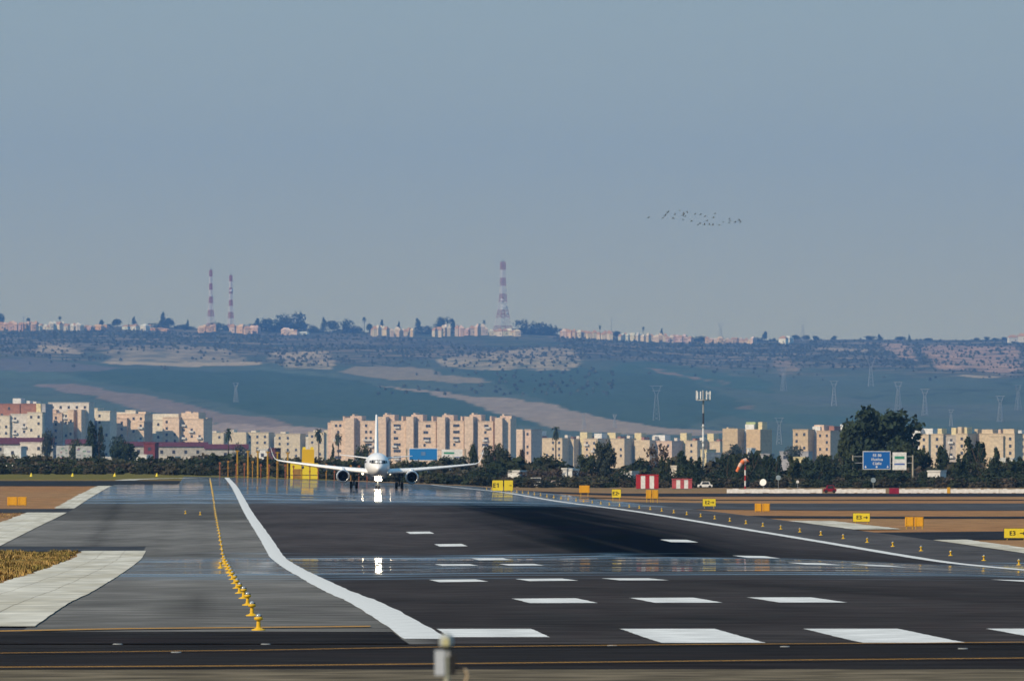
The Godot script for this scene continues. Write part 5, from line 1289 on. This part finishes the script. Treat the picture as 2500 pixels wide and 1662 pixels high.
func make_aircraft() -> void:
	var d := 1982.0; var x := 29.0
	var g := ground(x, d)
	var o := thing("airliner", "white twin-engined airliner head-on on the runway with its landing lights lit", "airliner", Vector3(x, g + 0.02, -d))
	o.rotation = Vector3(0, 0, -0.018)
	var skin_m := worn(mat(0.8, 0.81, 0.82, 0.32, 0.5), grain(0.02, 0.93, 1.0, 31), 0.3)
	var metal := mat(0.62, 0.63, 0.65, 0.28, 0.5, 0.85)
	var s := st(); var rings := []
	for k in 84:
		var u := k / 83.0
		var at_s := 37.57 * (0.22 * pow(u / 0.35, 2.0) if u < 0.35 else 0.22 + 0.78 * (u - 0.35) / 0.65)
		var q := hull(at_s); var r := PackedVector3Array()
		for j in 40:
			var a := TAU * j / 40
			r.append(Vector3(cos(a) * q.x, sin(a) * q.x * 1.048 + q.y, 17.7 - at_s))
		rings.append(r)
	skin(s, rings)
	var body := part("fuselage", s.commit(), skin_m, o)
	# flight-deck windows
	for side in [-1, 1]:
		for w in [[0.05, 0.72, 0.26, 0.9], [0.78, 1.2, 0.26, 0.86], [1.24, 1.5, 0.34, 0.78]]:
			var p := []
			var sl: float = w[0] * 0.02
			for e in [[w[0], w[2] + sl], [w[1], w[2] + sl + 0.03], [w[1] * 0.96, w[3] + sl - 0.04], [w[0], w[3] + sl]]: p.append(on_nose(e[0] * side, HULL_Y + e[1], 0.1))
			var ws := st(); quad(ws, p[0], p[1], p[2], p[3], Vector3(0.3 * side, 0.2, 1))
			part("windscreen_pane", ws.commit(), M.dark_glass, body)
	for side in [-1, 1]:
		for k in 30:
			var z := 11.5 - 0.78 * k
			if absf(z - 2.0) < 0.5: continue
			part("cabin_window", boxed(Vector3(side * 1.93, HULL_Y + 0.5, z), Vector3(0.06, 0.34, 0.23)), M.window, body)
		part("cabin_door", boxed(Vector3(side * 1.925, HULL_Y + 0.1, 12.7), Vector3(0.05, 1.85, 0.82)), skin_m, body)
	var belly := st()
	turned(belly, [[7.5, 0.05, 2.55], [6.5, 0.8, 2.5], [4.5, 1.5, 2.45], [1.0, 1.75, 2.45], [-3.0, 1.7, 2.5], [-5.5, 1.1, 2.6], [-7.0, 0.05, 2.7]], 22, 0.62)
	part("belly_fairing", belly.commit(), skin_m, o)
	for side in [-1, 1]:
		var w := []
		for e in [[1.5, 7.0, 2.75, 7.2, 1.05], [2.6, 6.3, 2.87, 6.4, 0.95], [6.4, 4.3, 3.22, 3.9, 0.72], [11.0, 2.0, 3.72, 2.7, 0.52], [15.6, -0.25, 4.28, 1.75, 0.32], [16.6, -0.8, 4.45, 1.5, 0.22], [17.1, -1.25, 4.72, 1.25, 0.14], [17.4, -1.6, 5.2, 1.1, 0.1], [17.7, -2.2, 6.0, 0.85, 0.08], [17.9, -2.7, 6.75, 0.5, 0.05]]:
			var up := Vector3.UP if e[0] < 16.7 else Vector3(-side, 0.35, 0).normalized()
			w.append(airfoil(Vector3(side * e[0], e[2], e[1]), e[3], e[4], up))
		var ws := st(); skin(ws, w)
		var wing := part("wing", ws.commit(), skin_m, o)
		for e in [[4.3, 3.0, 0.32], [8.7, 3.35, 0.26], [12.4, 3.78, 0.22]]:
			var fs := st(); var zc: float = 1.0 - (e[0] - 4.0) * 0.36
			turned(fs, [[zc + 1.6, 0.03], [zc + 1.0, e[2] * 0.8], [zc, e[2]], [zc - 1.6, e[2] * 0.7], [zc - 2.6, 0.03]], 12, 1.25)
			part("flap_fairing", fs.commit(), M.grey, wing, Vector3(side * e[0], e[1] - 0.42, 0))
		# engine
		var en := Node3D.new(); en.name = "engine"; o.add_child(en, true); en.position = Vector3(side * 5.75, 2.02, 0)
		var ns := st()
		turned(ns, [[9.3, 0.87], [9.38, 0.93], [9.3, 1.0], [8.9, 1.08], [8.0, 1.13], [6.8, 1.12], [5.4, 1.0], [4.8, 0.9]], 30)
		part("nacelle", ns.commit(), skin_m, en)
		var ls := st(); turned(ls, [[9.1, 0.84], [9.34, 0.86], [9.41, 0.93], [9.34, 1.01], [9.1, 1.055]], 30)
		part("inlet_lip", ls.commit(), metal, en)
		var ins := st(); turned(ins, [[9.3, 0.86], [8.9, 0.83], [8.2, 0.84], [7.9, 0.84]], 30)
		part("inlet_duct", ins.commit(), M.dark, en)
		var fan := st()
		for k in 24:
			var a := TAU * k / 24.0
			quad(fan, Vector3(cos(a) * 0.2, sin(a) * 0.2, 8.0), Vector3(cos(a + 0.1) * 0.84, sin(a + 0.1) * 0.84, 7.95), Vector3(cos(a + 0.3) * 0.84, sin(a + 0.3) * 0.84, 8.1), Vector3(cos(a + 0.2) * 0.2, sin(a + 0.2) * 0.2, 8.1), Vector3(0, 0, 1))
		part("fan", fan.commit(), M.black, en)
		part("fan_disc", rod(Vector3(0, 0, 7.8), Vector3(0, 0, 7.9), 0.85, -1, 24), M.black, en)
		var sp := st(); turned(sp, [[8.6, 0.02], [8.4, 0.12], [8.05, 0.24]], 16); part("spinner", sp.commit(), M.dark, en)
		var ex := st(); turned(ex, [[5.2, 0.72], [4.2, 0.5], [3.6, 0.3], [3.2, 0.05]], 20); part("exhaust_cone", ex.commit(), M.dark, en)
		part("pylon", boxed(Vector3(side * 5.75, 3.05, 5.2), Vector3(0.34, 0.7, 4.6), Basis(Vector3.RIGHT, 0.1)), skin_m, o)
		# tailplane
		var h := []
		for e in [[0.4, -13.0, 5.0, 3.9, 0.34], [1.2, -13.4, 5.08, 3.5, 0.3], [6.22, -16.3, 5.6, 1.4, 0.12]]: h.append(airfoil(Vector3(side * e[0], e[2], e[1]), e[3], e[4], Vector3.UP))
		var hs := st(); skin(hs, h); part("tailplane", hs.commit(), skin_m, o)
		# main gear
		var gear := Node3D.new(); gear.name = "main_gear"; o.add_child(gear, true); gear.position = Vector3(side * 3.795, 0, 0)
		var gs := st()
		tube(gs, Vector3(0, 0.58, 0), Vector3(0, 2.9, 0), 0.13, 0.19, 10)
		tube(gs, Vector3(-0.5, 0.58, 0), Vector3(0.5, 0.58, 0), 0.09, 0.09, 8)
		tube(gs, Vector3(0, 1.4, 0), Vector3(-side * 1.3, 2.7, 0.1), 0.08, 0.08, 8)
		part("strut", gs.commit(), M.dark, gear)
		for k in [-0.46, 0.46]:
			part("tyre", rod(Vector3(k - 0.23, 0.6, 0), Vector3(k + 0.23, 0.6, 0), 0.6, -1, 24), M.black, gear)
			part("wheel_hub", rod(Vector3(k - 0.245, 0.6, 0), Vector3(k + 0.245, 0.6, 0), 0.27, -1, 16), M.steel, gear)
		part("gear_door", boxed(Vector3(side * 0.42, 1.75, 0.0), Vector3(0.06, 1.5, 1.1), Basis(Vector3.BACK, side * 0.12)), M.dark, gear)
	# nose gear
	var nose := Node3D.new(); nose.name = "nose_gear"; o.add_child(nose, true); nose.position = Vector3(0, 0, 12.64)
	var gs2 := st(); tube(gs2, Vector3(0, 0.38, 0), Vector3(0, 2.4, -0.1), 0.08, 0.12, 10); tube(gs2, Vector3(-0.25, 0.38, 0), Vector3(0.25, 0.38, 0), 0.06, 0.06, 8); tube(gs2, Vector3(0, 1.2, 0), Vector3(0, 2.2, -1.1), 0.06, 0.06, 8)
	part("strut", gs2.commit(), M.steel, nose)
	for k in [-0.25, 0.25]: part("tyre", rod(Vector3(k - 0.11, 0.38, 0), Vector3(k + 0.11, 0.38, 0), 0.38, -1, 20), M.black, nose)
	for k in [-0.55, 0.55]: part("gear_door", boxed(Vector3(k, 1.7, -0.5), Vector3(0.05, 0.8, 1.6)), skin_m, nose)
	# fin
	var f := []
	for e in [[5.2, -9.6, 7.2, 0.78], [6.0, -11.0, 6.0, 0.74], [12.0, -15.6, 2.9, 0.42], [12.5, -16.2, 2.2, 0.3]]: f.append(airfoil(Vector3(0, e[0], e[1]), e[2], e[3] * 1.0, Vector3.RIGHT))
	var fs2 := st(); skin(fs2, f); part("fin", fs2.commit(), skin_m, o)
	# lamps: taxi and take-off lamps on the nose leg, landing lamps at the wing roots
	for e in [["landing_lamp", Vector3(-0.18, 1.72, 12.85), 0.3, 110.0], ["landing_lamp", Vector3(0.36, 1.66, 12.85), 0.26, 110.0], ["landing_lamp", Vector3(-2.45, 2.5, 6.2), 0.2, 2.2], ["landing_lamp", Vector3(2.15, 2.5, 6.2), 0.13, 2.2]]:
		part(e[0], rod(e[1] - Vector3(0, 0, 0.12), e[1], e[2], -1, 18), lamp_mat(1.0, 0.86, 0.62, e[3]), o)
		part("lamp_housing", rod(e[1] - Vector3(0, 0, 0.4), e[1] - Vector3(0, 0, 0.125), e[2] * 0.6, e[2] * 1.06, 18), M.steel, o)
		var l := SpotLight3D.new(); l.name = "landing_light"; o.add_child(l, true)
		l.position = e[1] + Vector3(0, 0, 0.08); l.rotation = Vector3(-0.01, PI, 0); l.light_color = Color(1, 0.92, 0.78); l.light_energy = 3.0 * e[3] * e[2]; l.light_size = e[2] * 0.8
		l.spot_range = 3000; l.spot_angle = 9.0; l.spot_attenuation = 2.0; l.shadow_enabled = true

# ---------------------------------------------------------------- runway edge lamps
func make_lights() -> void:
	var glass_ := mat(0.34, 0.37, 0.4, 0.12, 0.6); glass_.metallic = 0.25
	var proto := thing("runway_lamp", "first yellow runway edge lamp from the camera in the row on the grey shoulder", "runway lamp", Vector3.ZERO, 0.0, "lamps along the grey shoulder")
	part("base", turned_up([[0.0, 0.17], [0.025, 0.17], [0.045, 0.1], [0.07, 0.06]], 16), M.yellow, proto)
	part("stem", turned_up([[0.05, 0.06], [0.2, 0.048], [0.245, 0.05]], 14), M.yellow, proto)
	part("collar", turned_up([[0.24, 0.05], [0.255, 0.105], [0.31, 0.11], [0.325, 0.08], [0.33, 0.02]], 16), M.yellow, proto)
	var head := part("lens", turned_up([[0.325, 0.06], [0.36, 0.07], [0.385, 0.055], [0.405, 0.025], [0.41, 0.0]], 14), glass_, proto)
	part("clip", boxed(Vector3(0.07, 0.345, 0.02), Vector3(0.03, 0.05, 0.04)), M.dark, head)
	proto.position = stand(1.34, 288.0)
	var d := 288.0
	for k in range(1, 58):
		d += 37.0
		var o: Node3D = proto.duplicate(); o.name = numbered("runway_lamp"); add_child(o)
		o.position = stand(1.34 + rng.randf_range(-0.02, 0.02), d); o.rotation.y = rng.randf() * 0.6
		o.set_meta("label", "%s yellow runway edge lamp from the camera in the row on the grey shoulder" % ordinal(k + 1))
	d = 776.0
	for k in 42:
		var o: Node3D = proto.duplicate(); o.name = numbered("runway_lamp"); add_child(o)
		o.position = stand(53.6 + rng.randf_range(-0.05, 0.05), d); o.rotation.y = rng.randf() * 0.6
		o.set_meta("label", "%s yellow lamp from the camera in the row beyond the far edge line" % ordinal(k + 1)); o.set_meta("group", "lamps beyond the far edge line")
		d += 35.6
	# a pair of lamps standing off the row, and flush lamps in the near taxiway
	for e in [[488, 1257, "yellow lamp standing alone just west of the shoulder lamp row"], [452, 1254, "small pale lamp standing alone on the dark shoulder"], [538, 1386, "yellow lamp beside the dense part of the shoulder lamp row"]]:
		var q := spot(e[0], e[1]); var o: Node3D = proto.duplicate(); o.name = numbered("runway_lamp"); add_child(o)
		o.position = stand(q.x, q.y); o.set_meta("label", e[2]); o.remove_meta("group")
	var flush := [[286, 1573, "flush white lamp in the dark taxiway below the first yellow lamp's west side"], [429, 1593, "flush bluish lamp on the middle yellow taxi line"], [648, 1573, "flush white lamp in the dark taxiway below the first yellow lamp"], [1495, 1576, "flush lamp in front of the second threshold stripe"], [1917, 1579, "flush lamp between the second and third threshold stripes"], [2352, 1584, "flush lamp before the third threshold stripe's east end"]]
	for e in flush:
		var q := spot(e[0], e[1]); var o := thing("flush_lamp", e[2], "lamp", stand(q.x, q.y, 0.0), 0.0, "flush lamps in the taxiway")
		part("rim", turned_up([[0.0, 0.11], [0.015, 0.1], [0.02, 0.08], [0.021, 0.0]], 18), M.grey, o)
		part("lens", boxed(Vector3(0, 0.02, 0.06), Vector3(0.06, 0.015, 0.03)), M.glass, o)

# ---------------------------------------------------------------- sensor post before the camera
func make_foreground() -> void:
	var d := 70.0; var ppm := LENS / d
	var c := at(1091, 1600, d); var g := ground(c.x, d)
	var o := thing("sensor_post", "slim pale blurred post with a capped sensor head, grey box and black connector", "sensor post", Vector3(c.x, g, -d))
	var pole_m := worn(mat(0.4, 0.41, 0.33, 0.5), grain(0.05, 0.8, 1.0, 41), 6.0)
	var box_m := worn(mat(0.5, 0.54, 0.6, 0.5), grain(0.05, 0.85, 1.0, 42), 5.0)
	var y := func(py: float) -> float: return at(1091, py, d).y - g
	var x := func(px: float) -> float: return at(px, 1600, d).x - c.x
	var r: float = (x.call(1098) - x.call(1084)) / 2.0
	part("pole", rod(Vector3(0, 0, 0), Vector3(0, y.call(1580), 0), r, -1, 20), pole_m, o)
	var cap: float = (x.call(1107) - x.call(1072)) / 2.0; var cx: float = x.call(1089.5)
	var head := part("sensor_head", turned_up([[y.call(1578), cap * 0.8], [y.call(1575), cap], [y.call(1556), cap * 0.98], [y.call(1549), cap * 0.7], [y.call(1546), cap * 0.3], [y.call(1545), 0.0]], 24), mat(0.3, 0.33, 0.33, 0.4), o)
	head.position.x = cx
	part("window", boxed(Vector3(-cap * 0.1, y.call(1567), cap * 0.9), Vector3(cap * 0.9, y.call(1556) - y.call(1574), cap * 0.3)), mat(0.45, 0.43, 0.24, 0.4), head)
	part("collar", rod(Vector3(0.0, y.call(1585), 0), Vector3(0, y.call(1577), 0), cap * 0.75, -1, 20), M.black, o)
	part("clamp", boxed(Vector3(-r * 0.3, y.call(1596), r * 0.6), Vector3(r * 2.6, y.call(1588) - y.call(1602), r * 1.2)), M.steel, o)
	part("grey_box", boxed(Vector3((x.call(1061.5) + x.call(1085)) / 2.0, y.call(1617.5), 0), Vector3(x.call(1085) - x.call(1061.5), y.call(1587) - y.call(1648), 0.05)), box_m, o)
	part("black_box", boxed(Vector3((x.call(1099) + x.call(1113)) / 2.0, y.call(1620), 0), Vector3(x.call(1113) - x.call(1099), y.call(1594) - y.call(1648), 0.05)), M.black, o)
	part("connector", rod(Vector3(x.call(1112), y.call(1630), 0), Vector3(x.call(1133), y.call(1634), 0.01), 0.014, 0.01, 14), M.black, o)
	var cable := st(); var path := [Vector3(x.call(1131), y.call(1633), 0.01), Vector3(x.call(1139), y.call(1638), 0.015), Vector3(x.call(1142), y.call(1650), 0.01), Vector3(x.call(1135), y.call(1668), 0.0), Vector3(x.call(1122), y.call(1690), -0.01), Vector3(x.call(1105), y.call(1720), 0.0), Vector3(r, 0.4, 0.0), Vector3(r + 0.02, 0, 0)]
	for k in path.size() - 1: tube(cable, path[k], path[k + 1], 0.008, 0.008, 8)
	part("cable", cable.commit(), mat(0.42, 0.33, 0.22, 0.7), o)

func make_birds() -> void:
	var s := st()
	turned(s, [[0.16, 0.005], [0.1, 0.035], [0.0, 0.05], [-0.12, 0.03], [-0.22, 0.012]], 10)
	for side in [-1, 1]:
		quad(s, Vector3(side * 0.03, 0.02, 0.08), Vector3(side * 0.2, 0.1, 0.1), Vector3(side * 0.2, 0.1, -0.02), Vector3(side * 0.03, 0.02, -0.08), Vector3.UP)
		quad(s, Vector3(side * 0.2, 0.1, 0.1), Vector3(side * 0.38, 0.06, 0.0), Vector3(side * 0.36, 0.06, -0.05), Vector3(side * 0.2, 0.1, -0.02), Vector3.UP)
	quad(s, Vector3(-0.03, 0, -0.18), Vector3(0.03, 0, -0.18), Vector3(0.06, 0, -0.3), Vector3(-0.06, 0, -0.3), Vector3.UP)
	var mesh := s.commit(); var m := mat(0.03, 0.032, 0.04, 0.8)
	var flock := [345, 403, 620, 410, 670, 358, 720, 298, 818, 417, 853, 340, 943, 265, 1010, 360, 1022, 325, 1010, 440, 1085, 300, 1050, 378, 1170, 470, 1240, 335, 1346, 343, 1295, 540, 1335, 515, 1430, 380, 1470, 463, 1420, 533, 1515, 533, 1582, 540, 1595, 402, 1622, 328, 1705, 545, 1780, 490, 1900, 425, 1915, 465, 1893, 505, 2010, 490, 2088, 455, 2112, 490]
	var n := flock.size() / 2
	for k in n:
		var d := 1900.0 + rng.randf_range(-60, 60)
		var o := MeshInstance3D.new(); o.name = numbered("bird"); o.mesh = mesh; o.material_override = m; add_child(o)
		o.position = at(1540 + flock[k * 2] / 7.863, 480 + flock[k * 2 + 1] / 7.863, d)
		o.rotation = Vector3(rng.randf_range(-0.3, 0.3), rng.randf_range(0.8, 2.2), rng.randf_range(-0.7, 0.7)); o.scale = Vector3.ONE * rng.randf_range(0.8, 1.15)
		tag(o, "%s dark bird of the loose flock in the sky, counted from its trailing western end" % ordinal(k + 1), "bird", "birds of the flock")
